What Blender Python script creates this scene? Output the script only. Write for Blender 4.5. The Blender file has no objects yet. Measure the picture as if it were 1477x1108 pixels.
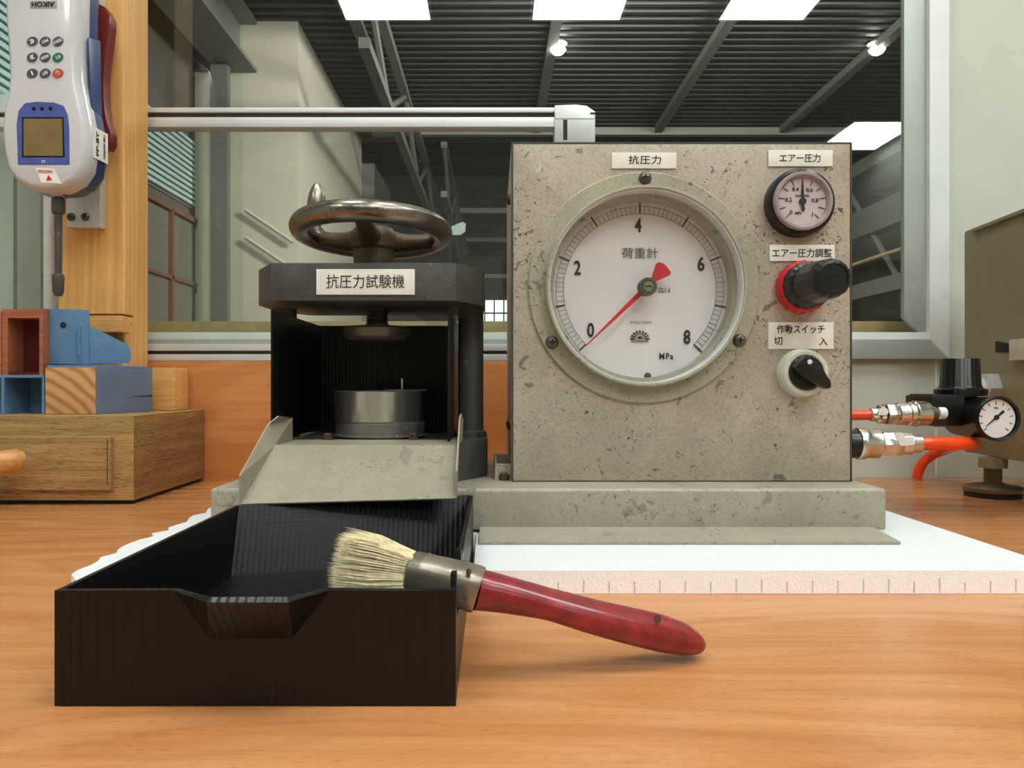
import bpy, bmesh, math, random
from mathutils import Vector, Matrix
random.seed(7)
C = bpy.context.scene.collection
SC = bpy.context.scene
TT = 0.75            # table top height
E = TT + 0.1227      # eye height
F = 1110.0
PI = math.pi

# ---------------------------------------------------------------- camera, world, exposure
cd = bpy.data.cameras.new('camera'); cam = bpy.data.objects.new('camera', cd); C.objects.link(cam)
cam.location = (0, 0, E); cam.rotation_euler = (PI/2, 0, 0)
cd.sensor_width = 36; cd.lens = F/1477*36; cd.shift_x = 26.5/1477; cd.shift_y = -1/1477
cd.clip_start = 0.01; cd.clip_end = 200
SC.camera = cam
SC.view_settings.view_transform = 'Standard'; SC.view_settings.look = 'None'
SC.view_settings.gamma = 1; SC.view_settings.exposure = 0.14; SC.view_settings.use_curve_mapping = False
w = bpy.data.worlds.new('world'); SC.world = w; w.use_nodes = True
w.node_tree.nodes['Background'].inputs[0].default_value = (0.75, 0.85, 1, 1)
w.node_tree.nodes['Background'].inputs[1].default_value = 0.15
SC.cycles.use_denoising = True
SC.cycles.max_bounces = 8; SC.cycles.transparent_max_bounces = 16
SC.cycles.sample_clamp_indirect = 6.0
LAMP = 13.0          # brightness of the ceiling panels
HALL = 2.2           # brightness of the added hall fill lights

def arealight(name, loc, sx, sy, power, col=(1, 1, 1)):
    l = bpy.data.lights.new(name, 'AREA'); l.shape = 'RECTANGLE'; l.size = sx; l.size_y = sy
    l.energy = power; l.color = col
    o = bpy.data.objects.new(name, l); C.objects.link(o); o.location = loc
    return o

# ---------------------------------------------------------------- helpers
def P(px, py, D):
    return Vector(((px-712)*D/F, D, E-(py-553)*D/F))
def X(px, D): return (px-712)*D/F
def Z(py, D): return E-(py-553)*D/F

def tag(o, label=None, cat=None, group=None, kind=None):
    if label: o['label'] = label
    if cat: o['category'] = cat
    if group: o['group'] = group
    if kind: o['kind'] = kind
    return o
def thing(name, loc, label, cat, group=None):
    o = bpy.data.objects.new(name, None); C.objects.link(o)
    o.location = loc; o.empty_display_size = 0.02
    return tag(o, label, cat, group)
def rootof(o):
    while o.parent: o = o.parent
    return o

def link(name, bm, mat, parent=None, smooth=False, angle=40, label=None, kind=None):
    """bm holds world coordinates; the object gets its origin at its thing (or its own base)."""
    me = bpy.data.meshes.new(name)
    bmesh.ops.recalc_face_normals(bm, faces=bm.faces)
    if parent is not None:
        off = rootof(parent).location.copy()
    else:
        xs = [v.co for v in bm.verts]
        off = Vector(((min(c.x for c in xs)+max(c.x for c in xs))/2, (min(c.y for c in xs)+max(c.y for c in xs))/2, min(c.z for c in xs)))
    for v in bm.verts: v.co -= off
    bm.to_mesh(me); bm.free()
    mats = mat if isinstance(mat, (list, tuple)) else [mat]
    for m in mats: me.materials.append(m)
    if smooth:
        me.shade_smooth()
        me.set_sharp_from_angle(angle=math.radians(angle))
    o = bpy.data.objects.new(name, me); C.objects.link(o)
    if parent is not None: o.parent = parent
    else: o.location = off
    if label: o['label'] = label
    if kind: o['kind'] = kind
    return o

def bm_new(): return bmesh.new()
def add_box(bm, x0, x1, y0, y1, z0, z1, bev=0, seg=2):
    vs = [bm.verts.new(p) for p in ((x0,y0,z0),(x1,y0,z0),(x1,y1,z0),(x0,y1,z0),(x0,y0,z1),(x1,y0,z1),(x1,y1,z1),(x0,y1,z1))]
    fs = [bm.faces.new([vs[i] for i in f]) for f in ((0,3,2,1),(4,5,6,7),(0,1,5,4),(1,2,6,5),(2,3,7,6),(3,0,4,7))]
    if bev > 0:
        es = set(e for f in fs for e in f.edges)
        bmesh.ops.bevel(bm, geom=list(es), offset=bev, segments=seg, profile=0.7, affect='EDGES')
    return bm
def add_prism(bm, pts, vec, bev=0, seg=2):
    """closed polygon of 3-D points pushed along vec"""
    a = [bm.verts.new(p) for p in pts]; b = [bm.verts.new(Vector(p)+Vector(vec)) for p in pts]
    n = len(pts)
    fs = [bm.faces.new(a), bm.faces.new(b[::-1])]
    for i in range(n): fs.append(bm.faces.new([a[i], a[(i+1) % n], b[(i+1) % n], b[i]]))
    bmesh.ops.recalc_face_normals(bm, faces=fs)
    if bev > 0:
        es = set(e for f in fs for e in f.edges)
        bmesh.ops.bevel(bm, geom=list(es), offset=bev, segments=seg, profile=0.7, affect='EDGES')
    return bm
def basis(d):
    d = Vector(d).normalized()
    u = d.cross(Vector((0, 0, 1)))
    if u.length < 1e-4: u = d.cross(Vector((0, 1, 0)))
    u.normalize(); v = u.cross(d).normalized()
    return d, u, v
def add_lathe(bm, base, axis, prof, n=48, cap=True, mi=0, ripple=None):
    """prof: (radius, distance along the axis)"""
    d, u, v = basis(axis); base = Vector(base); rings = []
    for r, h in prof:
        if r < 1e-6: rings.append([bm.verts.new(base+d*h)])
        else:
            ring = []
            for i in range(n):
                a = 2*PI*i/n; rr = r
                if ripple: rr = r*(1+ripple[0]*(0.5+0.5*math.cos(a*ripple[1])))
                ring.append(bm.verts.new(base+d*h+u*rr*math.cos(a)+v*rr*math.sin(a)))
            rings.append(ring)
    for A, B in zip(rings, rings[1:]):
        if len(A) == 1 and len(B) == 1: continue
        for i in range(n):
            j = (i+1) % n
            if len(A) == 1: f = bm.faces.new((A[0], B[j], B[i]))
            elif len(B) == 1: f = bm.faces.new((A[i], A[j], B[0]))
            else: f = bm.faces.new((A[i], A[j], B[j], B[i]))
            f.material_index = mi
    if cap:
        if len(rings[0]) > 1: bm.faces.new(rings[0])
        if len(rings[-1]) > 1: bm.faces.new(rings[-1][::-1])
    return bm
def add_ring(bm, base, axis, prof, n=64):
    """closed profile lathe (a ring)"""
    d, u, v = basis(axis); base = Vector(base); rings = []
    for r, h in prof:
        rings.append([bm.verts.new(base+d*h+(u*math.cos(2*PI*i/n)+v*math.sin(2*PI*i/n))*r) for i in range(n)])
    m = len(rings)
    for k in range(m):
        A, B = rings[k], rings[(k+1) % m]
        for i in range(n): bm.faces.new((A[i], A[(i+1) % n], B[(i+1) % n], B[i]))
    return bm
def add_tube(bm, pts, r, n=12, cap=True, squash=None):
    pts = [Vector(p) for p in pts]; m = len(pts); rs = r if isinstance(r, (list, tuple)) else [r]*m
    rings = []; ref = None
    for i, p in enumerate(pts):
        t = (pts[min(i+1, m-1)]-pts[max(i-1, 0)]).normalized()
        if ref is None:
            _, u, v = basis(t); v = t.cross(u).normalized()
        else:
            u = (ref-t*ref.dot(t)).normalized(); v = t.cross(u).normalized()
        ref = u
        rings.append([bm.verts.new(p+(u*math.cos(2*PI*k/n)+v*math.sin(2*PI*k/n))*rs[i]) for k in range(n)])
    for A, B in zip(rings, rings[1:]):
        for k in range(n): bm.faces.new((A[k], A[(k+1) % n], B[(k+1) % n], B[k]))
    if cap: bm.faces.new(rings[0]); bm.faces.new(rings[-1][::-1])
    return bm
def spline(pts, n=8):
    pts = [Vector(p) for p in pts]; out = []
    for i in range(len(pts)-1):
        p0 = pts[max(i-1, 0)]; p1 = pts[i]; p2 = pts[i+1]; p3 = pts[min(i+2, len(pts)-1)]
        for k in range(n):
            t = k/n
            out.append(0.5*((2*p1)+(p2-p0)*t+(2*p0-5*p1+4*p2-p3)*t*t+(3*p1-p0-3*p2+p3)*t**3))
    out.append(pts[-1]); return out
def box(name, x0, x1, y0, y1, z0, z1, mat, parent=None, bev=0, seg=2, label=None, kind=None):
    return link(name, add_box(bm_new(), x0, x1, y0, y1, z0, z1, bev, seg), mat, parent, smooth=bev > 0, label=label, kind=kind)
def prism(name, pts, vec, mat, parent=None, bev=0, label=None, kind=None, seg=2):
    return link(name, add_prism(bm_new(), pts, vec, bev, seg), mat, parent, smooth=bev > 0, label=label, kind=kind)
def lathe(name, base, axis, prof, mat, parent=None, n=48, label=None, kind=None, angle=35, ripple=None):
    return link(name, add_lathe(bm_new(), base, axis, prof, n, ripple=ripple), mat, parent, smooth=True, label=label, angle=angle, kind=kind)
def ring(name, base, axis, prof, mat, parent=None, n=64, label=None):
    return link(name, add_ring(bm_new(), base, axis, prof, n), mat, parent, smooth=True, label=label, angle=35)
def tube(name, pts, r, mat, parent=None, n=12, label=None):
    return link(name, add_tube(bm_new(), pts, r, n), mat, parent, smooth=True, label=label, angle=50)

def text_bm(body, center, width=None, height=None, bold=0.0, right=(1, 0, 0), up=(0, 0, 1), depth=0.0002, space=1.0, into=None):
    """lettering as geometry, fitted to a width and/or height, in the plane given by right/up"""
    cu = bpy.data.curves.new('t', 'FONT'); cu.body = body; cu.size = 1; cu.offset = bold; cu.space_character = space
    cu.resolution_u = 3; cu.extrude = 0.01
    o = bpy.data.objects.new('t', cu); C.objects.link(o)
    dg = bpy.context.evaluated_depsgraph_get(); dg.update()
    me = bpy.data.meshes.new_from_object(o.evaluated_get(dg))
    bpy.data.objects.remove(o); bpy.data.curves.remove(cu)
    bm = into or bm_new()
    co = [v.co.copy() for v in me.vertices]
    if not co: return bm
    x0, x1 = min(c.x for c in co), max(c.x for c in co); y0, y1 = min(c.y for c in co), max(c.y for c in co)
    if width and height: sx, sy = width/(x1-x0), height/(y1-y0)
    elif width: sx = sy = width/(x1-x0)
    else: sx = sy = height/(y1-y0)
    R = Vector(right).normalized(); U = Vector(up).normalized(); N = R.cross(U)
    vs = [bm.verts.new(Vector(center)+R*((c.x-(x0+x1)/2)*sx)+U*((c.y-(y0+y1)/2)*sy)+N*(c.z/0.01*depth/2)) for c in co]
    for p in me.polygons:
        try: bm.faces.new([vs[i] for i in p.vertices])
        except ValueError: pass
    bpy.data.meshes.remove(me)
    return bm
def text(name, body, center, mat, parent, **k):
    return link(name, text_bm(body, center, **k), mat, parent)

# ---------------------------------------------------------------- materials
def srgb(r, g, b):
    f = lambda c: (c/255/12.92) if c/255 <= 0.04045 else ((c/255+0.055)/1.055)**2.4
    return (f(r), f(g), f(b), 1)
class NT:
    def __init__(s, name):
        s.m = bpy.data.materials.new(name); s.m.use_nodes = True; s.t = s.m.node_tree
        s.b = s.t.nodes['Principled BSDF']; s.out = s.t.nodes['Material Output']
    def n(s, typ, **k):
        x = s.t.nodes.new(typ)
        for a, v in k.items():
            if a.startswith('_'): x.inputs[a[1:].replace('_', ' ')].default_value = v
            else: setattr(x, a, v)
        return x
    def l(s, a, b): s.t.links.new(a, b)
    def coord(s, scale=(1, 1, 1), rot=(0, 0, 0)):
        tc = s.n('ShaderNodeTexCoord'); mp = s.n('ShaderNodeMapping'); mp.inputs['Scale'].default_value = scale
        mp.inputs['Rotation'].default_value = rot
        s.l(tc.outputs['Object'], mp.inputs[0]); return mp.outputs[0]
    def noise(s, vec, scale, detail=3, rough=0.5, dist=0):
        x = s.n('ShaderNodeTexNoise'); x.inputs['Scale'].default_value = scale; x.inputs['Detail'].default_value = detail
        x.inputs['Roughness'].default_value = rough; x.inputs['Distortion'].default_value = dist
        s.l(vec, x.inputs['Vector']); return x.outputs['Fac']
    def ramp(s, fac, stops, interp='LINEAR'):
        x = s.n('ShaderNodeValToRGB'); cr = x.color_ramp; cr.interpolation = interp
        while len(cr.elements) < len(stops): cr.elements.new(0.5)
        for e, (p, c) in zip(cr.elements, stops):
            e.position = p; e.color = c if len(c) == 4 else (*c, 1)
        s.l(fac, x.inputs[0]); return x.outputs['Color']
    def mix(s, fac, a, b, mode='MIX'):
        x = s.n('ShaderNodeMix', data_type='RGBA', blend_type=mode)
        for inp, v in ((x.inputs[0], fac), (x.inputs[6], a), (x.inputs[7], b)):
            if hasattr(v, 'links') or isinstance(v, bpy.types.NodeSocket): s.l(v, inp)
            else: inp.default_value = v
        return x.outputs[2]
    def math(s, op, a, b=0.0, c=0.0):
        x = s.n('ShaderNodeMath', operation=op)
        for i, v in enumerate((a, b, c)):
            if isinstance(v, bpy.types.NodeSocket): s.l(v, x.inputs[i])
            else: x.inputs[i].default_value = v
        return x.outputs[0]
    def col(s, c):
        if isinstance(c, bpy.types.NodeSocket): s.l(c, s.b.inputs['Base Color'])
        else: s.b.inputs['Base Color'].default_value = c
    def set(s, **k):
        for a, v in k.items():
            i = s.b.inputs[a.replace('_', ' ')]
            if isinstance(v, bpy.types.NodeSocket): s.l(v, i)
            else: i.default_value = v
        return s
    def bump(s, h, strength=0.3, dist=0.001):
        x = s.n('ShaderNodeBump'); x.inputs['Strength'].default_value = strength; x.inputs['Distance'].default_value = dist
        s.l(h, x.inputs['Height']); s.l(x.outputs[0], s.b.inputs['Normal'])
BW = lambda v: (v, v, v, 1)

def plain(name, c, rough=0.5, metal=0.0, var=0.12, scale=60, bump=0.0, spec=0.5, coat=0):
    s = NT(name); v = s.coord(); f = s.noise(v, scale, 4, 0.6)
    lo = tuple(x*(1-var) for x in c[:3])+(1,); hi = tuple(min(1, x*(1+var)) for x in c[:3])+(1,)
    s.col(s.ramp(f, [(0.3, lo), (0.7, hi)])); s.set(Roughness=rough, Metallic=metal)
    s.b.inputs['Specular IOR Level'].default_value = spec; s.b.inputs['Coat Weight'].default_value = coat
    if bump: s.bump(s.noise(v, scale*4, 2), bump, 0.0006)
    return s.m
def emit(name, c, strength):
    s = NT(name); s.col((0.8, 0.8, 0.8, 1)); s.set(Emission_Color=c, Emission_Strength=strength); return s.m
def laminate(name, c_lo, c_mid, c_hi, rough=0.3, rings=9, sx=1.3, sy=7.0, bump=0.05, axis='X', fine=1.0, contrast=1.0, pores=0.4):
    """wood grain along a local axis"""
    s = NT(name)
    def co(a, b):
        t = [b, b, b]; t['XYZ'.index(axis)] = a; return s.coord(tuple(t))
    v = co(sx, sy)
    big = s.noise(v, 1.0, 2, 0.45, 0.15)
    band = s.math('MULTIPLY', s.math('PINGPONG', s.math('MULTIPLY', big, rings), 0.5), 2.0)
    thin = s.math('FRACT', s.math('MULTIPLY', s.noise(v, 1.0, 3, 0.4, 0.1), rings*3.5))
    streak = s.noise(co(5*fine, 150*fine), 1.0, 4, 0.65)
    pore = s.noise(co(150*fine, 1300*fine), 1.0, 2, 0.5)
    base = s.ramp(band, [(0.0, c_mid), (0.45, c_hi), (0.85, c_mid), (1.0, c_mid)])
    tl = s.ramp(thin, [(0.0, BW(0.75)), (0.16, BW(0.0)), (0.8, BW(0.0)), (1.0, BW(0.75))])
    base = s.mix(s.math('MULTIPLY', tl, 0.26*contrast), base, c_lo)
    c = s.mix(s.math('MULTIPLY', s.ramp(streak, [(0.4, BW(0)), (0.75, BW(1))]), 0.34*contrast), base, c_lo)
    dark = s.ramp(pore, [(0.30, BW(1.0)), (0.44, BW(0.0))])
    c = s.mix(s.math('MULTIPLY', dark, pores), c, c_lo)
    s.col(c); s.set(Roughness=rough)
    if bump: s.bump(pore, bump, 0.0002)
    return s.m
def painted(name, c, rough=0.5, spot=0.5, scale=1.0, darkc=(0.07, 0.06, 0.05, 1)):
    """worn grey machine enamel: hammered fine relief, stains, flecks and curly scratches"""
    s = NT(name); v = s.coord()
    f = s.noise(v, 22*scale, 6, 0.65)
    base = s.ramp(f, [(0.25, tuple(x*0.80 for x in c[:3])+(1,)), (0.75, tuple(min(1, x*1.12) for x in c[:3])+(1,))])
    g = s.noise(v, 520*scale, 3, 0.65)
    base = s.mix(s.math('MULTIPLY', s.ramp(g, [(0.35, BW(1)), (0.52, BW(0))]), 0.5*spot), base, tuple(x*0.45 for x in c[:3])+(1,))
    # flecks: many small dark specks, a few larger stains
    n1 = s.noise(v, 330*scale, 3, 0.55, 1.0); n2 = s.noise(v, 26*scale, 2, 0.5)
    fl = s.ramp(s.math('ADD', n1, s.math('MULTIPLY', n2, 0.4)), [(0.855, BW(0)), (0.90, BW(1))])
    base = s.mix(s.math('MULTIPLY', fl, 1.3*spot), base, darkc)
    n3 = s.noise(v, 85*scale, 2, 0.5, 0.9); n4 = s.noise(v, 17*scale, 2, 0.5)
    fl = s.ramp(s.math('ADD', n3, s.math('MULTIPLY', n4, 0.5)), [(0.925, BW(0)), (0.96, BW(1))])
    base = s.mix(s.math('MULTIPLY', fl, 0.75*spot), base, darkc)
    # hair scratches
    nz = s.noise(v, 55*scale, 1, 0.3, 1.6)
    ln = s.math('ABSOLUTE', s.math('SUBTRACT', nz, 0.5))
    l2 = s.ramp(ln, [(0.0, BW(1)), (0.006, BW(0))])
    gate = s.ramp(s.noise(v, 28*scale, 2), [(0.52, BW(0)), (0.6, BW(1))])
    base = s.mix(s.math('MULTIPLY', s.math('MULTIPLY', l2, gate), 0.55*spot), base, darkc)
    s.col(base); s.set(Roughness=rough); s.bump(g, 0.12, 0.0004)
    return s.m
def darksteel(name, c, rough=0.45, metal=0.6):
    s = NT(name); v = s.coord(); f = s.noise(v, 35, 6, 0.7)
    base = s.ramp(f, [(0.3, tuple(x*0.6 for x in c[:3])+(1,)), (0.75, tuple(x*1.35 for x in c[:3])+(1,))])
    sc = s.ramp(s.noise(v, 130, 2, 0.5, 0.5), [(0.70, BW(0)), (0.76, BW(1))])
    base = s.mix(s.math('MULTIPLY', sc, 0.5), base, tuple(min(1, x*3) for x in c[:3])+(1,))
    s.col(base); s.set(Metallic=metal, Roughness=s.math('ADD', s.math('MULTIPLY', f, 0.35), rough-0.15))
    s.bump(s.noise(v, 300, 2), 0.1, 0.0004); return s.m
def printed(name, c, axis, rough=0.32, aniso=0.0):
    """3-D printed plastic: fine regular ridges"""
    s = NT(name)
    vx = s.coord((1, 1, 1))
    wv = s.n('ShaderNodeTexWave'); wv.wave_type = 'BANDS'; wv.bands_direction = axis
    wv.inputs['Scale'].default_value = 95; wv.inputs['Distortion'].default_value = 0.6; wv.inputs['Detail'].default_value = 1
    wv.inputs['Detail Scale'].default_value = 4
    s.l(vx, wv.inputs['Vector'])
    wz = s.n('ShaderNodeTexWave'); wz.wave_type = 'BANDS'; wz.bands_direction = 'Z'
    wz.inputs['Scale'].default_value = 120; wz.inputs['Distortion'].default_value = 0.8
    s.l(vx, wz.inputs['Vector'])
    h = s.math('ADD', s.math('MULTIPLY', wv.outputs['Fac'], 0.8), s.math('MULTIPLY', wz.outputs['Fac'], 0.1))
    s.col(c); s.set(Roughness=rough); s.b.inputs['Specular IOR Level'].default_value = 0.38; s.bump(h, 0.3, 0.0005)
    if aniso:
        tg = s.n('ShaderNodeTangent'); tg.direction_type = 'RADIAL'; tg.axis = 'Z'; s.l(tg.outputs[0], s.b.inputs['Tangent'])
        s.set(Anisotropic=aniso, Anisotropic_Rotation=0.25)
    return s.m
def brushed(name, c, rough=0.28, axis=(400, 4, 4), metal=1.0):
    s = NT(name); v = s.coord(axis); f = s.noise(v, 1.0, 3, 0.6)
    s.col(s.ramp(f, [(0.3, tuple(x*0.8 for x in c[:3])+(1,)), (0.7, c)]))
    s.set(Metallic=metal, Roughness=s.math('ADD', s.math('MULTIPLY', f, 0.15), rough-0.07)); return s.m
def glass(name, gain=2.0, dust=0.02, dustc=(0.6, 0.6, 0.58, 1), tint=(0.93, 0.96, 0.94, 1), mn=0.0):
    """thin pane: sees through, mirrors by Fresnel on its front, a little dust"""
    s = NT(name); s.t.nodes.remove(s.b)
    tr = s.n('ShaderNodeBsdfTransparent'); tr.inputs[0].default_value = tint
    gl = s.n('ShaderNodeBsdfGlossy'); gl.inputs['Roughness'].default_value = 0.0; gl.inputs[0].default_value = BW(1)
    fr = s.n('ShaderNodeFresnel'); fr.inputs[0].default_value = 1.5
    geo = s.n('ShaderNodeNewGeometry')
    f = s.math('MULTIPLY', s.math('ADD', s.math('MULTIPLY', fr.outputs[0], gain), mn), s.math('SUBTRACT', 1.0, geo.outputs['Backfacing']))
    mx = s.n('ShaderNodeMixShader'); s.l(f, mx.inputs[0]); s.l(tr.outputs[0], mx.inputs[1]); s.l(gl.outputs[0], mx.inputs[2])
    df = s.n('ShaderNodeBsdfDiffuse'); df.inputs[0].default_value = dustc
    v = s.coord(); a = s.noise(v, 260, 2, 0.6); b = s.noise(v, 7, 3)
    sp = s.ramp(a, [(0.66, BW(0)), (0.74, BW(1))])
    fac = s.math('ADD', s.math('MULTIPLY', s.math('MULTIPLY', sp, b), dust*7), s.math('MULTIPLY', b, dust*1.6))
    fac = s.math('MULTIPLY', fac, s.math('SUBTRACT', 1.0, geo.outputs['Backfacing']))
    m2 = s.n('ShaderNodeMixShader'); s.l(fac, m2.inputs[0]); s.l(mx.outputs[0], m2.inputs[1]); s.l(df.outputs[0], m2.inputs[2])
    s.l(m2.outputs[0], s.out.inputs[0]); return s.m

M = {}
M['table'] = laminate('table_laminate', srgb(142, 82, 42), srgb(194, 130, 78), srgb(204, 144, 92), rough=0.24, rings=5, sx=1.7, sy=9, bump=0.02)
M['board'] = laminate('backboard_laminate', srgb(148, 84, 40), srgb(194, 126, 70), srgb(204, 138, 80), rough=0.4, rings=5, sx=1.8, sy=9, bump=0.02)
M['oak'] = laminate('oak_veneer', srgb(84, 56, 28), srgb(162, 126, 78), srgb(178, 144, 94), rough=0.5, rings=9, sx=1.6, sy=30, bump=0.25, fine=0.6, contrast=1.7, pores=0.7)
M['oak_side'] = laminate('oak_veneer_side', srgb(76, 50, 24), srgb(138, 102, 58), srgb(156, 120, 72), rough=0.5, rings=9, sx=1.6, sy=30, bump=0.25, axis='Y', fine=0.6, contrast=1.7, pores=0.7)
M['pine'] = laminate('pine_post', srgb(190, 128, 60), srgb(222, 168, 96), srgb(236, 188, 118), rough=0.45, rings=9, sx=0.5, sy=13, axis='Z', contrast=0.7)
M['pine_h'] = laminate('pine_block', srgb(180, 118, 56), srgb(216, 160, 92), srgb(230, 180, 112), rough=0.5, rings=9, sx=2, sy=22, contrast=0.8)
M['knob_wood'] = laminate('turned_wood', srgb(150, 96, 44), srgb(190, 134, 72), srgb(206, 154, 92), rough=0.35, rings=6, sx=3, sy=20, contrast=0.7)
def endgrain():
    s = NT('end_grain'); v = s.coord()
    wv = s.n('ShaderNodeTexWave'); wv.wave_type = 'RINGS'; wv.rings_direction = 'Y'; wv.inputs['Scale'].default_value = 26
    wv.inputs['Distortion'].default_value = 2; wv.inputs['Detail Scale'].default_value = 1.5
    mp = s.n('ShaderNodeMapping'); mp.inputs['Location'].default_value = (0.055, 0, 0.06); s.l(v, mp.inputs[0]); s.l(mp.outputs[0], wv.inputs['Vector'])
    f = s.noise(v, 300, 3)
    c = s.ramp(wv.outputs['Fac'], [(0.0, srgb(206, 164, 108)), (0.7, srgb(190, 140, 84)), (0.92, srgb(160, 110, 66))])
    s.col(s.mix(s.math('MULTIPLY', f, 0.35), c, srgb(170, 125, 75))); s.set(Roughness=0.7); return s.m
M['endgrain'] = endgrain()
M['grey'] = painted('worn_grey_enamel', srgb(178, 167, 149), spot=0.85)
M['grey_base'] = painted('grey_base_enamel', srgb(162, 156, 138), rough=0.4, spot=0.5, scale=0.9)
M['grey_chute'] = painted('grey_chute_enamel', srgb(152, 143, 124), rough=0.4, spot=0.4)
M['bezel'] = painted('olive_grey_bezel', srgb(170, 165, 144), rough=0.35, spot=0.65)
M['edge'] = plain('dark_edge', srgb(62, 58, 52), 0.6)
M['steel_dark'] = darksteel('blackened_steel', srgb(76, 75, 72), 0.5, 0.12)
M['steel_mid'] = darksteel('oiled_steel', srgb(140, 136, 126), 0.4, 0.6)
M['wheel'] = darksteel('worn_chromed_iron', srgb(138, 130, 120), 0.27, 1.0)
M['wheel_hub'] = darksteel('rusty_iron', srgb(84, 68, 50), 0.45, 0.5)
M['steel_bright'] = brushed('turned_steel', srgb(225, 220, 210), 0.24, (160, 160, 2), 0.9)
M['screw'] = darksteel('screw_steel', srgb(110, 104, 98), 0.35, 0.9)
M['black'] = plain('black_plastic', srgb(19, 18, 18), 0.28, scale=200)
M['black_matte'] = plain('black_matte', srgb(18, 17, 17), 0.6)
M['black_print'] = printed('black_printed_plastic', srgb(9, 7, 8), 'X', 0.33)
M['black_print_in'] = printed('black_printed_plastic_inside', srgb(8, 8, 9), 'X', 0.40)
M['ink'] = plain('black_ink', srgb(22, 22, 24), 0.6)
M['ink_grey'] = plain('grey_ink', srgb(80, 80, 82), 0.6)
M['ink_white'] = plain('white_ink', srgb(225, 225, 225), 0.5)
M['ink_red'] = plain('red_ink', srgb(190, 30, 40), 0.5)
M['label'] = plain('label_white', srgb(234, 232, 222), 0.4, var=0.06, scale=90)
M['dial'] = plain('dial_white', srgb(226, 224, 224), 0.45, var=0.03, scale=30)
M['dial_small'] = plain('dial_pinkish', srgb(206, 192, 192), 0.45, var=0.05, scale=60)
M['red'] = plain('needle_red', srgb(196, 34, 38), 0.4)
M['red_knob'] = plain('red_ring_plastic', srgb(200, 28, 42), 0.35)
M['white_ring'] = plain('white_ring_plastic', srgb(215, 212, 198), 0.35)
M['foam'] = plain('polystyrene_foam', srgb(216, 219, 221), 0.9, var=0.03, scale=150, bump=0.5)
M['foam_cut'] = plain('polystyrene_cut_face', srgb(252, 249, 247), 0.9, var=0.03, scale=150, bump=0.5)
M['foam_mark'] = plain('foam_score', srgb(212, 202, 190), 0.9)
M['bristle'] = plain('pale_bristle', srgb(224, 208, 166), 0.6, var=0.3, scale=300)
M['brush_red'] = None
def brushred():
    s = NT('red_varnish'); v = s.coord((1, 1, 1)); f = s.noise(v, 90, 5, 0.7); g = s.noise(v, 500, 2)
    c = s.ramp(f, [(0.3, srgb(92, 16, 22)), (0.55, srgb(140, 26, 32)), (0.8, srgb(164, 42, 44))])
    c = s.mix(s.ramp(g, [(0.62, BW(0)), (0.72, BW(0.7))]), c, srgb(84, 16, 20))
    s.col(c); s.set(Roughness=0.3); s.b.inputs['Coat Weight'].default_value = 0.3; return s.m
M['brush_red'] = brushred()
M['ferrule'] = darksteel('tarnished_ferrule', srgb(150, 140, 126), 0.35, 0.7)
M['alu'] = brushed('aluminium', srgb(230, 230, 228), 0.4, (4, 300, 300), 0.5)
M['alu_joint'] = plain('silver_joint', srgb(205, 208, 206), 0.35, 0.4, var=0.05)
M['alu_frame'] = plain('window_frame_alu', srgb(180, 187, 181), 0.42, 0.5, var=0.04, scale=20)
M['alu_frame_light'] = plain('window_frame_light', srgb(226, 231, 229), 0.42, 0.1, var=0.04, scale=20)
M['groove'] = plain('rail_groove', srgb(66, 58, 52), 0.6)
M['wall'] = plain('wall_paint', srgb(197, 202, 188), 0.7, var=0.03, scale=12)
M['joint'] = plain('panel_joint', srgb(225, 228, 215), 0.6)
M['ceil'] = plain('ceiling_board', srgb(120, 122, 118), 0.9)
M['floor'] = plain('floor_grey', srgb(190, 188, 180), 0.6)
M['olive'] = plain('olive_machine_paint', srgb(142, 132, 100), 0.45, var=0.07, scale=25)
M['orange'] = plain('orange_hose', srgb(236, 72, 26), 0.25, var=0.05)
M['chrome'] = brushed('nickel_coupling', srgb(214, 208, 198), 0.24, (4, 60, 60))
M['brassy'] = darksteel('bronze_foot', srgb(130, 112, 86), 0.4, 0.8)
M['blue'] = plain('blue_steel_paint', srgb(92, 130, 168), 0.35, var=0.12, scale=40)
M['blue_wood'] = plain('blue_grey_painted_wood', srgb(96, 112, 138), 0.5, var=0.15, scale=40)
M['maroon'] = plain('maroon_inside', srgb(84, 16, 14), 0.45)
M['ply_red'] = laminate('reddish_ply_edge', srgb(120, 62, 40), srgb(158, 92, 62), srgb(172, 112, 80), rings=10, sx=2, sy=40)
M['fg_white'] = plain('gauge_shell_white', srgb(206, 206, 210), 0.22, var=0.03, scale=100, coat=0.4)
M['fg_grey'] = plain('gauge_shell_grey', srgb(158, 156, 154), 0.35)
M['fg_blue'] = plain('gauge_blue', srgb(52, 72, 122), 0.3)
M['fg_blue2'] = plain('gauge_panel_blue', srgb(70, 86, 158), 0.4)
M['lcd'] = plain('lcd_olive', srgb(126, 108, 70), 0.2)
M['red_handle'] = plain('dark_red_handle', srgb(120, 40, 34), 0.35)
M['key'] = plain('key_dark', srgb(66, 68, 74), 0.4)
M['key_green'] = plain('key_green', srgb(28, 110, 86), 0.4)
M['key_red'] = plain('key_red', srgb(190, 76, 58), 0.4)
M['glass'] = glass('window_glass', 2.0, 0.012)
M['acrylic'] = glass('clear_acrylic', 0.9, 0.018, tint=(0.94, 0.95, 0.93, 1))
M['dialglass'] = glass('dial_glass', 1.0, 0.0, tint=(0.995, 0.995, 0.995, 1))
M['lamp'] = emit('ceiling_panel_light', (0.97, 1.0, 0.97, 1), LAMP)
M['lampframe'] = plain('lamp_frame', srgb(225, 225, 225), 0.5)
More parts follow.
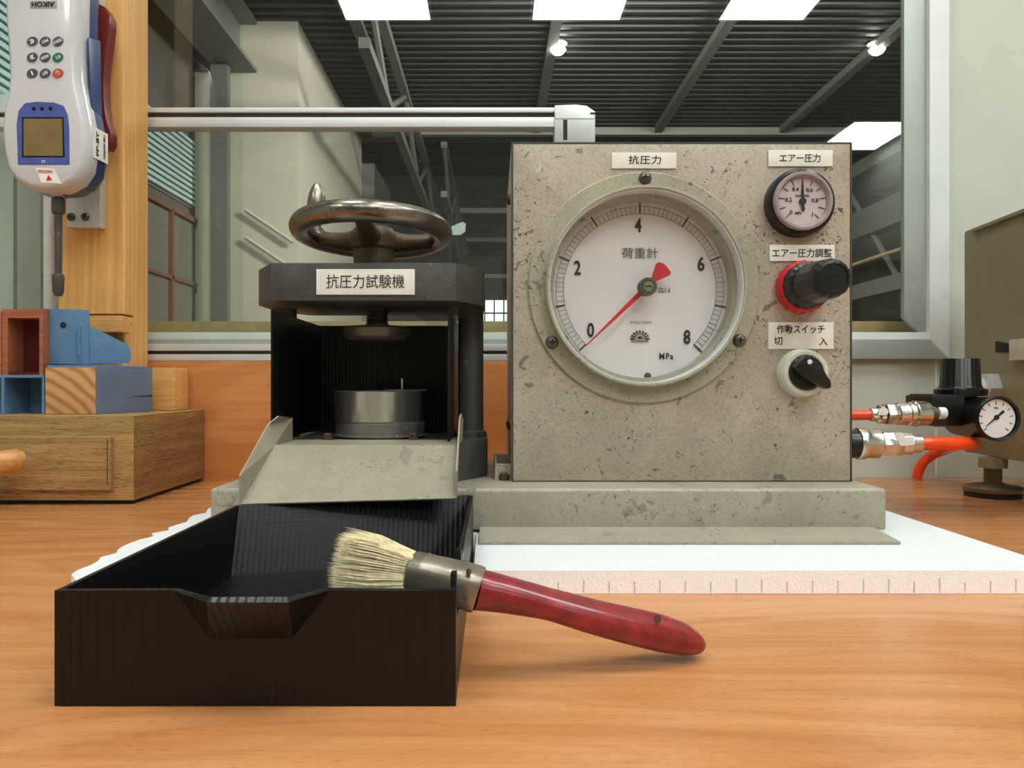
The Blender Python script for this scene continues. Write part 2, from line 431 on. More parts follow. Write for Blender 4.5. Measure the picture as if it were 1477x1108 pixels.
M['deck'] = plain('hall_roof_deck', srgb(46, 46, 43), 0.6, 0.1, var=0.1, scale=6)
M['hsteel'] = plain('hall_steel_grey', srgb(104, 104, 98), 0.6, var=0.05, scale=6)
M['hsteel_lt'] = plain('hall_beam_light', srgb(124, 124, 116), 0.6, var=0.05, scale=6)
M['hcream'] = plain('hall_cream_wall', srgb(192, 184, 170), 0.8, var=0.03, scale=4)
M['hgreen'] = plain('hall_greenish_wall', srgb(176, 178, 156), 0.8, var=0.04, scale=4)
M['hdark'] = plain('hall_dark_wall', srgb(84, 84, 78), 0.8, var=0.08, scale=5)
M['hfloor'] = plain('hall_floor', srgb(98, 98, 94), 0.6)
M['rust'] = plain('rust_brown_frame', srgb(112, 76, 62), 0.6)
M['slat'] = plain('pale_blue_slat', srgb(170, 200, 200), 0.5)
M['daylit'] = emit('hall_window_light', (0.95, 0.95, 1.0, 1), 1.3)
M['hlamp'] = emit('hall_bay_lamp', (1.0, 0.93, 0.85, 1), 40)
M['yellow'] = plain('yellow_pipe', srgb(190, 170, 110), 0.6)
M['mauve'] = plain('smoky_mauve_plastic', srgb(158, 142, 144), 0.2)
M['track'] = plain('hall_side_track', srgb(205, 172, 122), 0.5)
M['liner'] = plain('dial_liner', srgb(205, 208, 210), 0.4)
M['brass'] = darksteel('pale_brass', srgb(150, 150, 110), 0.35, 0.7)
M['tape'] = plain('white_tape', srgb(205, 225, 220), 0.5)
M['pale'] = plain('pale_silver_print', srgb(150, 148, 138), 0.4)
M['clear'] = plain('clear_plastic', srgb(200, 196, 180), 0.2)

# ================================================================ THE ROOM
RX0, RX1, RY0, RZ1 = -3.6, 4.2, -7.5, E+2.55
def struct(name, bm, mat, **k):
    o = link(name, bm, mat, **k); o['kind'] = 'structure'; return o
struct('floor', add_box(bm_new(), RX0, RX1, RY0, 1.2, -0.05, 0), M['floor'])
struct('ceiling', add_box(bm_new(), RX0, RX1, RY0, 1.2, RZ1, RZ1+0.05), M['ceil'])
struct('wall_left', add_box(bm_new(), RX0-0.1, RX0, RY0, 1.2, 0, RZ1), M['wall'])
struct('wall_right', add_box(bm_new(), RX1, RX1+0.1, RY0, 1.2, 0, RZ1), M['wall'])
struct('wall_rear', add_box(bm_new(), RX0, RX1, RY0-0.1, RY0, 0, RZ1), M['wall'])
WX0, WX1, WZ0, WZ1 = -1.6, X(1363, 1.0), Z(518, 1.0), E+0.95
b = bm_new()
add_box(b, RX0, WX0, 1.0, 1.1, 0, RZ1); add_box(b, WX1, RX1, 1.0, 1.1, 0, RZ1)
add_box(b, WX0, WX1, 1.0, 1.1, 0, WZ0); add_box(b, WX0, WX1, 1.0, 1.1, WZ1, RZ1)
wb = struct('wall_back', b, M['wall'])
# slightly proud wall panel joint under the window's right corner
struct('trim_1', add_box(bm_new(), X(1348, 1.0), X(1351, 1.0), 0.9985, 1.0, TT, WZ0), M['joint'])

# window
win = bpy.data.objects.new('window_1', None); C.objects.link(win); win.location = (0, 1.0, WZ0); win['kind'] = 'structure'
def mitre_frame(x0, x1, z0, z1, w_, y0, y1):
    for pts in ([(x0,z0),(x1,z0),(x1-w_,z0+w_),(x0+w_,z0+w_)], [(x0,z1),(x1,z1),(x1-w_,z1-w_),(x0+w_,z1-w_)],
                [(x0,z0),(x0,z1),(x0+w_,z1-w_),(x0+w_,z0+w_)], [(x1,z0),(x1,z1),(x1-w_,z1-w_),(x1-w_,z0+w_)]):
        yield [(p[0], y0, p[1]) for p in pts], (0, y1-y0, 0)
fw = 28/F
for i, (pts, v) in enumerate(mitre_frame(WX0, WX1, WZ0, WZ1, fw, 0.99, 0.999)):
    prism('frame_side', pts, v, M['alu_frame_light'] if i == 3 else M['alu_frame'], win, bev=0.0006)  # right side paler: the light falling on it is put into the colour
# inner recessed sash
x1i = WX1-fw; z0i = WZ0+fw
for i, (pts, v) in enumerate(mitre_frame(WX0+fw, x1i, z0i, WZ1-fw, 32/F, 0.998, 1.007)):
    if i == 0: continue
    prism('sash_side', pts, v, M['alu_frame'], win, bev=0.0006)
box('sill', WX0+fw, x1i, 0.997, 1.03, z0i, z0i+0.0095, M['alu_frame_light'], win, bev=0.0006)
box('lower_track', WX0+fw, x1i+0.02, 1.05, 1.06, z0i+0.0095, z0i+0.028, M['track'], win, bev=0.0006)
# mullions seen left of the pine post
box('mullion', X(28, 1.0), X(62, 1.0), 0.995, 1.07, z0i, WZ1-fw, M['alu_frame'], win, bev=0.001)
box('mullion', X(6, 1.03), X(26, 1.03), 1.02, 1.06, z0i, Z(140, 1.03), M['alu_frame_light'], win, bev=0.001)
prism('sash_brace', [P(-30, 112, 1.03), P(-30, 128, 1.03), P(30, 160, 1.03), P(34, 150, 1.03)], (0, 0.02, 0), M['alu_frame'], win, bev=0.001)
box('glass_pane', WX0+fw, x1i, 1.002, 1.005, z0i, WZ1-fw, M['glass'], win)

# troffers in the ceiling (the ones the window mirrors, the row over the bench, and an unseen row added for frontal fill)
kinds = [(-1.03, -0.44), (0.27, 0.88), (1.57, 2.16)]
posname = {0: 'left', 1: 'middle', 2: 'right'}
rowname = {-0.4: 'above the bench', -2.05: 'in the added fill row, second from the window', -3.37: 'in the third row from the window', -6.36: 'in the last row from the window'}
for y0, y1 in ((-0.4, 0.5), (-2.05, -1.15), (-3.37, -2.47), (-6.36, -5.46)):
    for k, (a, b_) in enumerate(kinds):
        if y0 == -2.05 and k == 0: a, b_ = -2.60, -2.00
        if y0 < -5:
            a, b_ = ((-1.2, -0.7), (-0.3, 0.2), (3.50, 4.14))[k]
            if k < 2: continue
        t = thing('ceiling_light', ((a+b_)/2, (y0+y1)/2, RZ1), f'white flat ceiling panel light, {posname[k]} one {rowname[y0]}', 'ceiling light', 'ceiling panel lights')
        box('diffuser', a, b_, y0, y1, RZ1-0.012, RZ1-0.006, M['lamp'], t)
        fb = bm_new()
        for q in ((a-0.02, a, y0-0.02, y1+0.02), (b_, b_+0.02, y0-0.02, y1+0.02), (a, b_, y0-0.02, y0), (a, b_, y1, y1+0.02)):
            add_box(fb, q[0], q[1], q[2], q[3], RZ1-0.015, RZ1)
        link('frame', fb, M['lampframe'], t)

# ================================================================ THE HALL BEYOND THE WINDOW
HC = E+4.0
# corrugated roof deck
bm = bm_new(); xs = (-3.4, 6.6); prev = None; y = 1.15; k = 0
prof = []
while y < 24.2:
    prof += [(y, HC), (y+0.07, HC), (y+0.09, HC+0.05), (y+0.15, HC+0.05)]; y += 0.17
for (yy, zz) in prof:
    cur = (bm.verts.new((xs[0], yy, zz)), bm.verts.new((xs[1], yy, zz)))
    if prev: bm.faces.new((prev[0], prev[1], cur[1], cur[0]))
    prev = cur
hallroof = struct('ceiling_2', bm, M['deck'])
sol = hallroof.modifiers.new('t', 'SOLIDIFY'); sol.thickness = 0.01; sol.offset = 1
struct('floor_2', add_box(bm_new(), -3.4, 6.6, 1.2, 24.2, -0.05, 0), M['hfloor'])
struct('wall_far', add_box(bm_new(), -3.4, 6.6, 24.2, 24.3, 0, HC+0.2), M['hdark'])
struct('wall_hall_right', add_box(bm_new(), 6.6, 6.7, 1.15, 24.2, 0, HC+0.2), M['hdark'])
struct('wall_hall_left', add_box(bm_new(), -3.4, -3.3, 1.15, 8.5, 0, HC+0.2), M['hdark'])
struct('wall_hall_corner', add_box(bm_new(), -3.4, -2.77, 8.5, 8.6, 0, HC+0.2), M['hgreen'])
struct('wall_hall_block', add_box(bm_new(), -2.77, -2.16, 8.5, 12.6, 0, HC), [M['hcream']])
struct('wall_hall_block_end', add_box(bm_new(), -2.77, -1.95, 12.6, 14.5, 0, E+3.6), M['hsteel'])
# duct / beam casing
b = bm_new(); add_box(b, -3.05, -2.61, 1.15, 8.49, E+3.43, E+3.47); add_box(b, -2.86, -2.80, 1.15, 8.49, E+3.47, HC-0.03); add_box(b, -3.05, -2.61, 1.15, 8.49, HC-0.04, HC-0.005)
tag(link('steel_beam', b, M['hsteel_lt']), 'grey steel H-beam running away along the hall roof at upper left', 'beam')
for x, nm in ((-1.5, 'pale steel purlin under the hall roof left of the handwheel line'), (0.68, 'pale steel purlin under the hall roof running up past the left bright lamp'),
              (2.56, 'pale steel purlin under the hall roof slanting up above the big round dial'), (4.5, 'pale steel purlin under the hall roof running up to the right bright lamp')):
    tag(box('roof_purlin', x-0.06, x+0.06, 5.5, 11.95, HC-0.10, HC-0.005, M['hsteel']), nm, 'beam', 'roof purlins')
for y, nm in ((12.0, 'nearest pale tie beam crossing the hall roof'), (17.5, 'middle tie beam crossing the far hall roof'), (21.0, 'farthest tie beam crossing the hall roof')):
    tag(box('tie_beam', -1.9, 6.58, y, y+0.12, HC-0.12, HC-0.005, M['hsteel_lt']), nm, 'beam', 'tie beams')
# roof trusses running away
def truss(x, z0, z1, y0, y1, n, label, mat=M['hsteel']):
    t = thing('roof_truss', (x, y0, z0), label, 'truss')
    box('upper_chord', x-0.05, x+0.05, y0, y1, z1-0.10, z1, mat, t)
    box('lower_chord', x-0.05, x+0.05, y0, y1, z0, z0+0.10, mat, t)
    dy = (y1-y0)/n
    for i in range(n):
        a, c = (z0+0.05, z1-0.05) if i % 2 else (z1-0.05, z0+0.05)
        tube('diagonal', [(x, y0+i*dy, a), (x, y0+(i+1)*dy, c)], 0.035, mat, t, n=6)
truss(-1.18, E+3.05, E+3.9, 7.0, 22, 9, 'grey lattice roof truss receding behind the handwheel')
truss(-0.80, E+3.0, E+3.9, 12.4, 23, 6, 'second grey lattice truss receding just right of the handwheel')
# right-hand side of the hall
t = thing('crane_runway', (5.6, 4, E+1.3), 'grey crane runway girders with yellow pipe along the right of the hall', 'girder')
box('upper_girder', 5.5, 5.7, 8, 24, E+3.15, E+3.35, M['hsteel'], t)
box('middle_girder', 5.5, 5.7, 8, 24, E+2.2, E+2.6, M['hsteel'], t)
box('lower_girder', 5.5, 5.7, 8, 24, E+1.28, E+1.5, M['hsteel_lt'], t)
tube('pipe', [(5.45, 8, E+1.80), (5.45, 24, E+1.80)], 0.025, M['yellow'], t, n=8)
for i in range(7):
    y0 = 8.5+i*2.2
    tube('brace', [(5.6, y0, E+1.5), (5.6, y0+1.6, E+3.2)], 0.04, M['hsteel'], t, n=6)
for i in range(5):
    tag(box('steel_column', 5.75, 5.95, 9.5+i*3.4, 9.7+i*3.4, 0, HC-0.01, M['hsteel']), 'grey steel column of the hall standing beyond the right window edge', 'column', 'hall columns on the right')
# left wall: slatted high window, rust framed panels
t = thing('slatted_window', (-3.29, 5, E+1.9), 'pale blue louvred strip window high on the left hall wall', 'window')
box('backing', -3.295, -3.285, 3.5, 8.4, E+1.9, E+2.65, M['hsteel'], t)
for i in range(12):
    box('slat', -3.285, -3.255, 3.5, 8.4, E+1.93+i*0.06, E+1.965+i*0.06, M['slat'], t)
t = thing('framed_partition', (-3.25, 5, 0), 'rust brown framed grey panels standing along the left hall wall', 'partition')
for i in range(5):
    ya = 5.1+i*0.66
    box('panel', -3.28, -3.26, ya+0.05, ya+0.63, 0.1, E+1.72, M['hsteel'], t)
    box('post', -3.29, -3.23, ya, ya+0.045, 0, E+1.76, M['rust'], t)
box('top_rail', -3.29, -3.23, 5.1, 8.4, E+1.74, E+1.79, M['rust'], t)
box('middle_rail', -3.29, -3.23, 5.1, 8.4, E+1.05, E+1.09, M['rust'], t)
b = bm_new()
tag(box('mullion_post', -3.02, -2.84, 8.2, 8.3, 0, E+3.4, M['hsteel']), 'grey upright steel post in the hall left of the green wall', 'column')
for z, d in ((1.9, 'upper'), (1.6, 'lower')):
    tag(tube('conduit_pipe', [(-2.72, 8.44, E+z), (-2.2, 8.44, E+z-0.35)], 0.02, M['hcream'], n=8), f'{d} pale conduit slanting across the greenish hall wall', 'pipe', 'conduits')
# far lit window with bars
t = thing('barred_window', (0.05, 24.15, E+1.9), 'small bright barred window in the far hall wall', 'window')
box('pane', -0.6, 0.62, 24.16, 24.19, E+1.75, E+2.65, M['daylit'], t)
for i in range(5): box('bar', -0.6+i*0.30, -0.56+i*0.30, 24.1, 24.16, E+1.75, E+2.65, M['hdark'], t)
for i in range(3): box('crossbar', -0.6, 0.62, 24.09, 24.16, E+1.75+i*0.43, E+1.79+i*0.43, M['hdark'], t)
tag(box('white_band', -1.9, 6.5, 24.1, 24.19, E+3.3, E+3.42, M['hcream']), 'cream lintel band across the far hall wall', 'lintel')
tag(box('pale_cabinet', -1.6, 1.2, 23.0, 23.9, 0, E+1.6, M['hcream']), 'long pale cabinet standing against the far hall wall', 'cabinet')
# bay lamps
for px, D, nm in ((805, 9.0, 'bright round bay lamp in the hall above the aluminium corner'), (1265, 9.0, 'bright round bay lamp in the hall near the right window frame')):
    p = P(px, 72, D)
    t = thing('bay_lamp', (p.x, p.y, p.z), nm, 'lamp')
    lathe('bulb', p, (0, 0, -1), [(0, -0.07), (0.06, -0.04), (0.09, 0.0), (0.06, 0.04), (0, 0.07)], M['hlamp'], t, n=20)
    lathe('reflector', p+Vector((0, 0, 0.07)), (0, 0, 1), [(0.11, 0), (0.05, 0.06), (0.03, 0.1), (0, 0.1)], M['hsteel'], t, n=20)
    lathe('stem', p+Vector((0, 0, 0.16)), (0, 0, 1), [(0.012, 0), (0.012, HC-p.z-0.17)], M['hsteel'], t, n=8)
for (x, y, tx, ty, tz, pw, nm) in ((3.6, 5.2, -2.3, 10.5, E+1.0, 1.6, 'right'), (-0.6, 2.6, -1.5, 9.0, E, 0.5, 'left'), (1.0, 6.2, 2.5, 16, 0.5, 0.8, 'middle')):  # unseen fill lights and housings, added to brighten the hall and cream block
    t = thing('hall_fill_light', (x, y, HC-0.45), f'{nm} hall fill light, added out of view under the roof deck near the window', 'lamp', None)
    l = arealight('hall_fill_lamp', (x, y, HC-0.5), 0.8, 0.8, 100*HALL*pw, (1, 0.97, 0.9))
    dr = (Vector((tx, ty, tz))-Vector((x, y, HC-0.5))).normalized(); l.rotation_euler = dr.to_track_quat('-Z', 'Y').to_euler()
    lathe('housing', Vector((x, y, HC-0.5))-dr*0.20, dr, [(0.1, 0), (0.2, 0.03), (0.45, 0.15)], M['hsteel'], t, n=24)
    tube('hanger', [(x, y, HC-0.42), (x, y, HC-0.01)], 0.02, M['hsteel'], t, n=8)
# strip of mirror-like scrap on the glass
prism('glass_sticker', [P(651, 327, 1.0012), P(662, 322, 1.0012), P(668, 320, 1.0012), P(672, 323, 1.0012), P(671, 334, 1.0012), P(664, 339, 1.0012), P(652, 339, 1.0012)], (0, 0.0006, 0), M['tape'])
tag(bpy.data.objects['glass_sticker'], 'torn scrap of whitish tape stuck on the window glass by the handwheel', 'tape')

# ================================================================ TABLE
t = thing('workbench', (0, 0.4, 0), 'orange wood-grain workbench top under everything', 'table')
box('tabletop', -1.3, 1.5, -0.35, 0.998, TT-0.03, TT, M['table'], t, bev=0.001)
for x in (-1.2, 1.4):
    for y in (-0.27, 0.9): box('leg', x-0.025, x+0.025, y-0.025, y+0.025, 0, TT-0.03, M['alu_frame'], t)
tag(box('backboard', -1.3, X(1140, 0.97), 0.97, 0.9975, TT, Z(521, 0.97), M['board'], bev=0.001), 'orange wood-grain upstand board along the back of the bench', 'board')

# ================================================================ ALUMINIUM GUARD FRAME
yf, yb = 0.945, 0.966
YR = 0.97
t = thing('aluminium_guard_frame', (-0.2, YR, Z(521, YR)), 'silver aluminium profile frame standing in front of the window', 'frame')
def rail(name, x0, x1, z0, z1, g0, g1):
    b = bm_new()
    add_box(b, x0, x1, YR, YR+0.02, g1, z1, 0.0006); add_box(b, x0, x1, YR, YR+0.02, z0, g0, 0.0006)
    r = link(name, b, M['alu'], t, smooth=True)
    box('slot', x0, x1, YR+0.004, YR+0.018, g0-0.0005, g1+0.0005, M['groove'], r)
    return r
rail('top_rail', -0.95, X(800, YR), Z(183, YR), Z(155, YR), Z(169, YR), Z(162, YR))
rail('bottom_rail', -0.95, X(802, YR), Z(521, YR)+0.0003, Z(496, YR), Z(511, YR), Z(506, YR))
j = link('corner_joint', add_prism(bm_new(), [(X(800,YR),YR-0.003,Z(206,YR)), (X(800,YR),YR-0.003,Z(153,YR)), (X(830,YR),YR-0.003,Z(152,YR)), (X(846,YR),YR-0.003,Z(154,YR)), (X(858,YR),YR-0.003,Z(162,YR)), (X(858,YR),YR-0.003,Z(206,YR))], (0, 0.026, 0), 0.0008), M['alu_joint'], t, smooth=True)
box('slot', X(812,YR), X(818,YR), YR-0.0035, YR, Z(203,YR), Z(174,YR), M['black_matte'], j)
box('slot', X(851,YR), X(858.5,YR), YR-0.0035, YR, Z(166,YR), Z(163.5,YR), M['black_matte'], j)
box('seam', X(800,YR), X(858.3,YR), YR-0.0034, YR, Z(173,YR), Z(172,YR), M['pale'], j)
box('upright', X(804,YR), X(856,YR), YR, YR+0.02, Z(521,YR)+0.0003, Z(206,YR), M['alu'], t, bev=0.0006)
box('clear_panel', -0.95, X(804, YR), YR+0.009, YR+0.012, Z(496, YR), Z(183, YR), M['acrylic'], t)

# ================================================================ FOAM SHEET
FT = E-0.109
out = [(0.336, 0.448), (0.336, 0.80)]
out += [(-0.243+random.uniform(-0.002, 0.002), 0.80)]
y = 0.78
while y > 0.43:
    out.append((-0.245+0.06*max(0, 0.5-y)+random.uniform(-0.004, 0.004), y)); y -= 0.011
out += [(-0.225, 0.418), (-0.172, 0.415), (-0.171, 0.556), (-0.0125, 0.556), (-0.0115, 0.448)]
foam = thing('foam_sheet', (0.05, 0.6, TT), 'white polystyrene sheet lying under the grey machine', 'foam sheet')
bm = bm_new(); add_prism(bm, [(x, y, TT+0.0002) for x, y in out], (0, 0, FT-TT-0.0002), 0)
for f in bm.faces: f.material_index = 0 if abs(f.normal.z) > 0.7 else 1
link('sheet', bm, [M['foam'], M['foam_cut']], foam)
for i in range(22):
    x = 0.008+i*0.0148
    if x > 0.33: break
    box('score_mark', x-0.0004, x+0.0004, 0.4478, 0.4482, TT+0.0008, TT+0.0075+random.uniform(-0.001, 0.002), M['foam_mark'], foam)

# ================================================================ COMPRESSION TESTER
BZ = Z(695, 0.60)      # top of the base
mach = thing('compression_tester', (0.04, 0.62, FT), 'worn grey bench compression tester with handwheel press and dial box', 'testing machine')
# base pan
bl, br, bf, bb = X(303, 0.5605), X(1279, 0.5605), 0.5605, 0.88
b = bm_new(); add_box(b, bl, br, bf, 0.78, FT+0.002, BZ, 0.003, 3)
base = link('base_pan', b, M['grey_base'], mach, smooth=True)
b = bm_new()
add_prism(b, [(-0.010, bf+0.003, FT+0.0045), (-0.010, 0.524, FT+0.0028), (-0.010, 0.519, FT+0.0022), (-0.010, 0.519, FT+0.0003), (-0.010, bf+0.003, FT+0.0003)], (br-0.010+0.010, 0, 0), 0)
for v in b.verts:
    if v.co.x > 0.1 and v.co.y < 0.53: v.co.x = X(1299, 0.519)
link('base_flange', b, M['grey_base'], base)
# ---- press frame
cx, cy = -0.0990, 0.655
def octo(x0, x1, y0, y1, cxx, cyy, z):
    return [(x0+cxx, y0, z), (x1-cxx, y0, z), (x1, y0+cyy, z), (x1, y1-cyy, z), (x1-cxx, y1, z), (x0+cxx, y1, z), (x0, y1-cyy, z), (x0, y0+cyy, z)]
prism('press_base', octo(-0.192, -0.0052, 0.600, 0.715, 0.022, 0.038, BZ), (0, 0, E-0.0455-BZ), M['steel_dark'], mach, bev=0.0015)
CZ0, CZ1 = Z(434, 0.59), Z(379, 0.59)
cross = prism('crosshead', octo(-0.1918, -0.0079, 0.59, 0.72, 0.0208, 0.038, CZ0), (0, 0, CZ1-CZ0), M['steel_dark'], mach, bev=0.0012)
for x in (cx-0.0805, cx+0.0795):
    lathe('column', (x, cy+0.004, E-0.0455), (0, 0, 1), [(0.0135, 0), (0.0135, 0.004), (0.0108, 0.006), (0.0108, CZ0-E+0.0455)], M['steel_dark'], mach)
for x in (cx-0.0805, cx+0.0795):
    lathe('column_nut', (x, cy+0.004, CZ1), (0, 0, 1), [(0.012, 0), (0.012, 0.0015), (0.0105, 0.0022), (0, 0.0022)], M['steel_dark'], cross, n=6)
# name plate
np_ = box('name_plate', X(456, 0.588), X(598, 0.588), 0.5885, 0.5902, Z(425, 0.588), Z(388, 0.588), M['label'], cross, bev=0.0003)
def sub_text(parent, body, cxp, cyp, D, wpx, hpx, mat, bold=0.0, name='lettering', **k):
    return text(name, body, P(cxp, cyp, D), mat, parent, width=wpx*D/F if wpx else None, height=hpx*D/F if hpx else None, bold=bold, **k)
# lettering of the crosshead plate goes under the crosshead as sub-part
bm = text_bm('抗圧力試験機', P(527, 406, 0.5883), width=113*0.588/F, height=20*0.588/F, bold=0.0)
link('lettering', bm, M['ink'], cross)
# screw spindle and platens
b = bm_new(); add_lathe(b, (cx, cy, E+0.040), (0, 0, 1), [(0.0085, 0), (0.0085, CZ1-E-0.040+0.012)])
z = E+0.047
while z < CZ0-0.001:
    add_ring(b, (cx, cy, z), (0, 0, 1), [(0.0083, 0), (0.0096, 0.0006), (0.0096, 0.0009), (0.0083, 0.0015)], 32); z += 0.002
link('spindle', b, M['steel_dark'], mach, smooth=True)
lathe('upper_platen', (cx, cy, E+0.0373), (0, 0, 1), [(0.024, 0), (0.0275, 0.0015), (0.0285, 0.004), (0.0285, 0.0085), (0.027, 0.0105), (0.011, 0.0105), (0.010, 0.013)], M['steel_mid'], mach, n=64)
pz = E-0.0441
px_ = -0.0972
lp = lathe('lower_platen', (px_, cy, pz+0.0122), (0, 0, 1), [(0.0365, 0), (0.0372, 0.0006), (0.0372, 0.0250), (0.0365, 0.0258), (0, 0.0258)], M['steel_bright'], mach, n=72)
lathe('platen_ring', (px_+0.001, cy, pz), (0, 0, 1), [(0.0395, 0), (0.0395, 0.001), (0.0375, 0.002), (0.0375, 0.0108), (0.036, 0.0122)], M['steel_mid'], mach, n=72)
lathe('pin', (px_+0.0188, cy+0.005, pz+0.0378), (0, 0, 1), [(0.0014, 0), (0.0014, 0.0095), (0.002, 0.0097), (0.002, 0.0103)], M['steel_bright'], lp, n=16)
box('edge_stop', px_+0.005, px_+0.040, cy-0.008, cy+0.01, pz+0.0378, pz+0.0388, M['steel_dark'], lp)
for (a, d) in ((472, 0.603), (597, 0.603)):
    p = P(a, 634, d)
    lathe('platen_bolt', (p.x, p.y, E-0.0441), (0, 0, 1), [(0.0044, 0), (0.0044, 0.001), (0.0032, 0.0015), (0.0032, 0.0042), (0.0024, 0.005), (0, 0.005)], M['wheel_hub'], mach, n=20)
# handwheel
wheel_c = Vector((cx-0.0028, cy-0.012, E+0.1268))
rot = Matrix.Rotation(math.radians(-4.6), 3, 'X') @ Matrix.Rotation(math.radians(0.9), 3, 'Y')
bm = bm_new(); R0, r0 = 0.0585, 0.0088
n1, n2 = 96, 20
vv = [[bm.verts.new(wheel_c+rot @ Vector(((R0+r0*math.cos(b_))*math.cos(a), (R0+r0*math.cos(b_))*math.sin(a), r0*math.sin(b_)))) for b_ in [2*PI*k/n2 for k in range(n2)]] for a in [2*PI*i/n1 for i in range(n1)]]
for i in range(n1):
    for k in range(n2): bm.faces.new((vv[i][k], vv[(i+1) % n1][k], vv[(i+1) % n1][(k+1) % n2], vv[i][(k+1) % n2]))
wh = link('handwheel', bm, M['wheel'], mach, smooth=True)
lathe('hub', (cx-0.002, cy-0.008, CZ1+0.002), (0, 0, 1), [(0.011, 0), (0.011, 0.004), (0.0165, 0.0045), (0.0165, 0.017), (0.0185, 0.019), (0.0195, 0.026), (0.0190, 0.031), (0.0165, 0.035), (0.009, 0.036), (0, 0.036)], M['wheel_hub'], wh)
for ang in (-90, 154, 28):
    a = math.radians(ang); d = Vector((math.cos(a), math.sin(a), 0))
    tube('spoke', [wheel_c+Vector((0, 0, -0.006))+d*0.008, wheel_c+rot @ (d*0.026)+Vector((0, 0, -0.006)), wheel_c+rot @ (d*0.042)+Vector((0, 0, -0.003)), wheel_c+rot @ (d*0.056)], [0.0105, 0.0080, 0.0066, 0.0072], M['wheel_hub'], wh, n=14)
a = math.radians(154); kb = wheel_c+rot @ Vector((math.cos(a)*R0, math.sin(a)*R0, 0))
lathe('crank_knob', kb, (0.02, 0, 1), [(0.0075, 0.002), (0.0065, 0.0085), (0.0042, 0.010), (0.0042, 0.017), (0.0064, 0.019), (0.0078, 0.025), (0.0082, 0.031), (0.0070, 0.038), (0.0048, 0.0445), (0.002, 0.048), (0, 0.0485)], M['wheel'], wh, n=28)
# chute: top plate, slope, side walls
SD, SZ = 0.55, E-0.0441
lx_t, rx_t = X(397, SD), X(659, SD)
lbx, rbx = X(347, 0.50), X(657, 0.50)
ZF_L, ZF_R = Z(727, 0.50), Z(718.5, 0.50)
b = bm_new()
def sheet(bm, quad, th=0.0011):
    q = [Vector(p) for p in quad]; nrm = (q[1]-q[0]).cross(q[2]-q[0]).normalized()*th
    add_prism(bm, q, nrm)
sheet(b, [(lx_t, SD, SZ), (rx_t, SD, SZ), (rx_t, 0.604, SZ), (lx_t, 0.604, SZ)], -0.0011)
sheet(b, [(lx_t, SD, SZ), (rx_t, SD, SZ), (rbx, 0.50, ZF_R), (lbx, 0.50, ZF_L)], 0.0011)
ch = link('chute', b, M['grey_chute'], mach)
b = bm_new()
q = [(lbx, 0.50, ZF_L), (lbx, 0.50, Z(686, 0.50)), (X(388, 0.556), 0.556, Z(612, 0.556)), (lx_t-0.0006, 0.562, Z(600, 0.562)), (lx_t-0.0006, 0.60, Z(603, 0.60)), (lx_t-0.0006, 0.60, SZ), (lx_t, SD, SZ)]
add_prism(b, q, (-0.0011, 0, 0))
link('side_wall', b, M['grey_chute'], ch)
b = bm_new()
q = [(rbx, 0.50, ZF_R), (rbx, 0.50, Z(680, 0.50)), (rx_t+0.0012, 0.556, Z(603, 0.556)), (rx_t+0.0018, 0.566, Z(597, 0.566)), (rx_t+0.0018, 0.60, Z(606, 0.60)), (rx_t+0.0008, 0.60, SZ), (rx_t, SD, SZ)]
add_prism(b, q, (0.0011, 0, 0))
link('side_wall', b, M['grey_chute'], ch)
# black printed dust shield
xl, xr, ztp = -0.1672, -0.0345, E+0.055
b = bm_new(); add_box(b, xl, xl+0.0014, 0.577, 0.7365, SZ+0.0002, ztp, 0.0003)
add_prism(b, [(xr, 0.577, SZ+0.0002), (xr, 0.577, ztp), (xr, 0.7365, ztp), (xr, 0.7365, SZ+0.0002)], (0.0014, 0, 0), 0.0003)
add_box(b, xl-0.01, xr+0.0114, 0.735, 0.7365, BZ+0.0003, SZ+0.0002); add_box(b, xl, xr+0.0014, 0.735, 0.7365, SZ+0.0002, ztp, 0.0003)
link('dust_shield', b, M['black_print_in'], mach)

# ---- control box
x0, x1, zb, zt = X(740, 0.60), X(1226, 0.60), BZ+0.0006, Z(208, 0.60)
b = bm_new()
cx0, cx1, cz1, cyf = x0-0.0012, x1+0.0019, zt+0.0018, 0.6005
add_box(b, cx0, cx1, cyf, 0.80, cz1-0.002, cz1, 0.0006); add_box(b, cx0, cx1, cyf, 0.80, BZ, BZ+0.002)
add_box(b, cx0, cx0+0.002, cyf, 0.80, BZ+0.002, cz1-0.002); add_box(b, cx1-0.002, cx1, cyf, 0.80, BZ+0.002, cz1-0.002)
add_box(b, cx0+0.002, cx1-0.002, 0.798, 0.80, BZ+0.002, cz1-0.002)
case = link('control_box', b, M['edge'], mach)
b = bm_new(); add_box(b, x0-0.0014, x0+0.01, 0.606, 0.795, BZ+0.001, zt, 0.0)
link('side_sheet', b, M['grey'], case)
hx, hz, hr = X(928.5, 0.598), Z(415, 0.598), 0.0765
b = bm_new(); n = 96; rows = []
def sq(a, e):      # point of the panel outline in direction a, inset by e
    dx, dz = math.cos(a), math.sin(a); t = 9
    if dx > 1e-9: t = min(t, (x1-e-hx)/dx)
    if dx < -1e-9: t = min(t, (x0+e-hx)/dx)
    if dz > 1e-9: t = min(t, (zt-e-hz)/dz)
    if dz < -1e-9: t = min(t, (zb+e-hz)/dz)
    return hx+dx*t, hz+dz*t
angs = sorted([2*PI*i/n for i in range(n)]+[math.atan2(c-hz, a-hx) % (2*PI) for a in (x0, x1) for c in (zb, zt)])
for (e, yy) in ((0.0, 0.603), (0.0, 0.6005), (0.0004, 0.5998), (0.0012, 0.5995)): rows.append([b.verts.new((*sq(a, e)[:1], yy, sq(a, e)[1])) for a in angs])
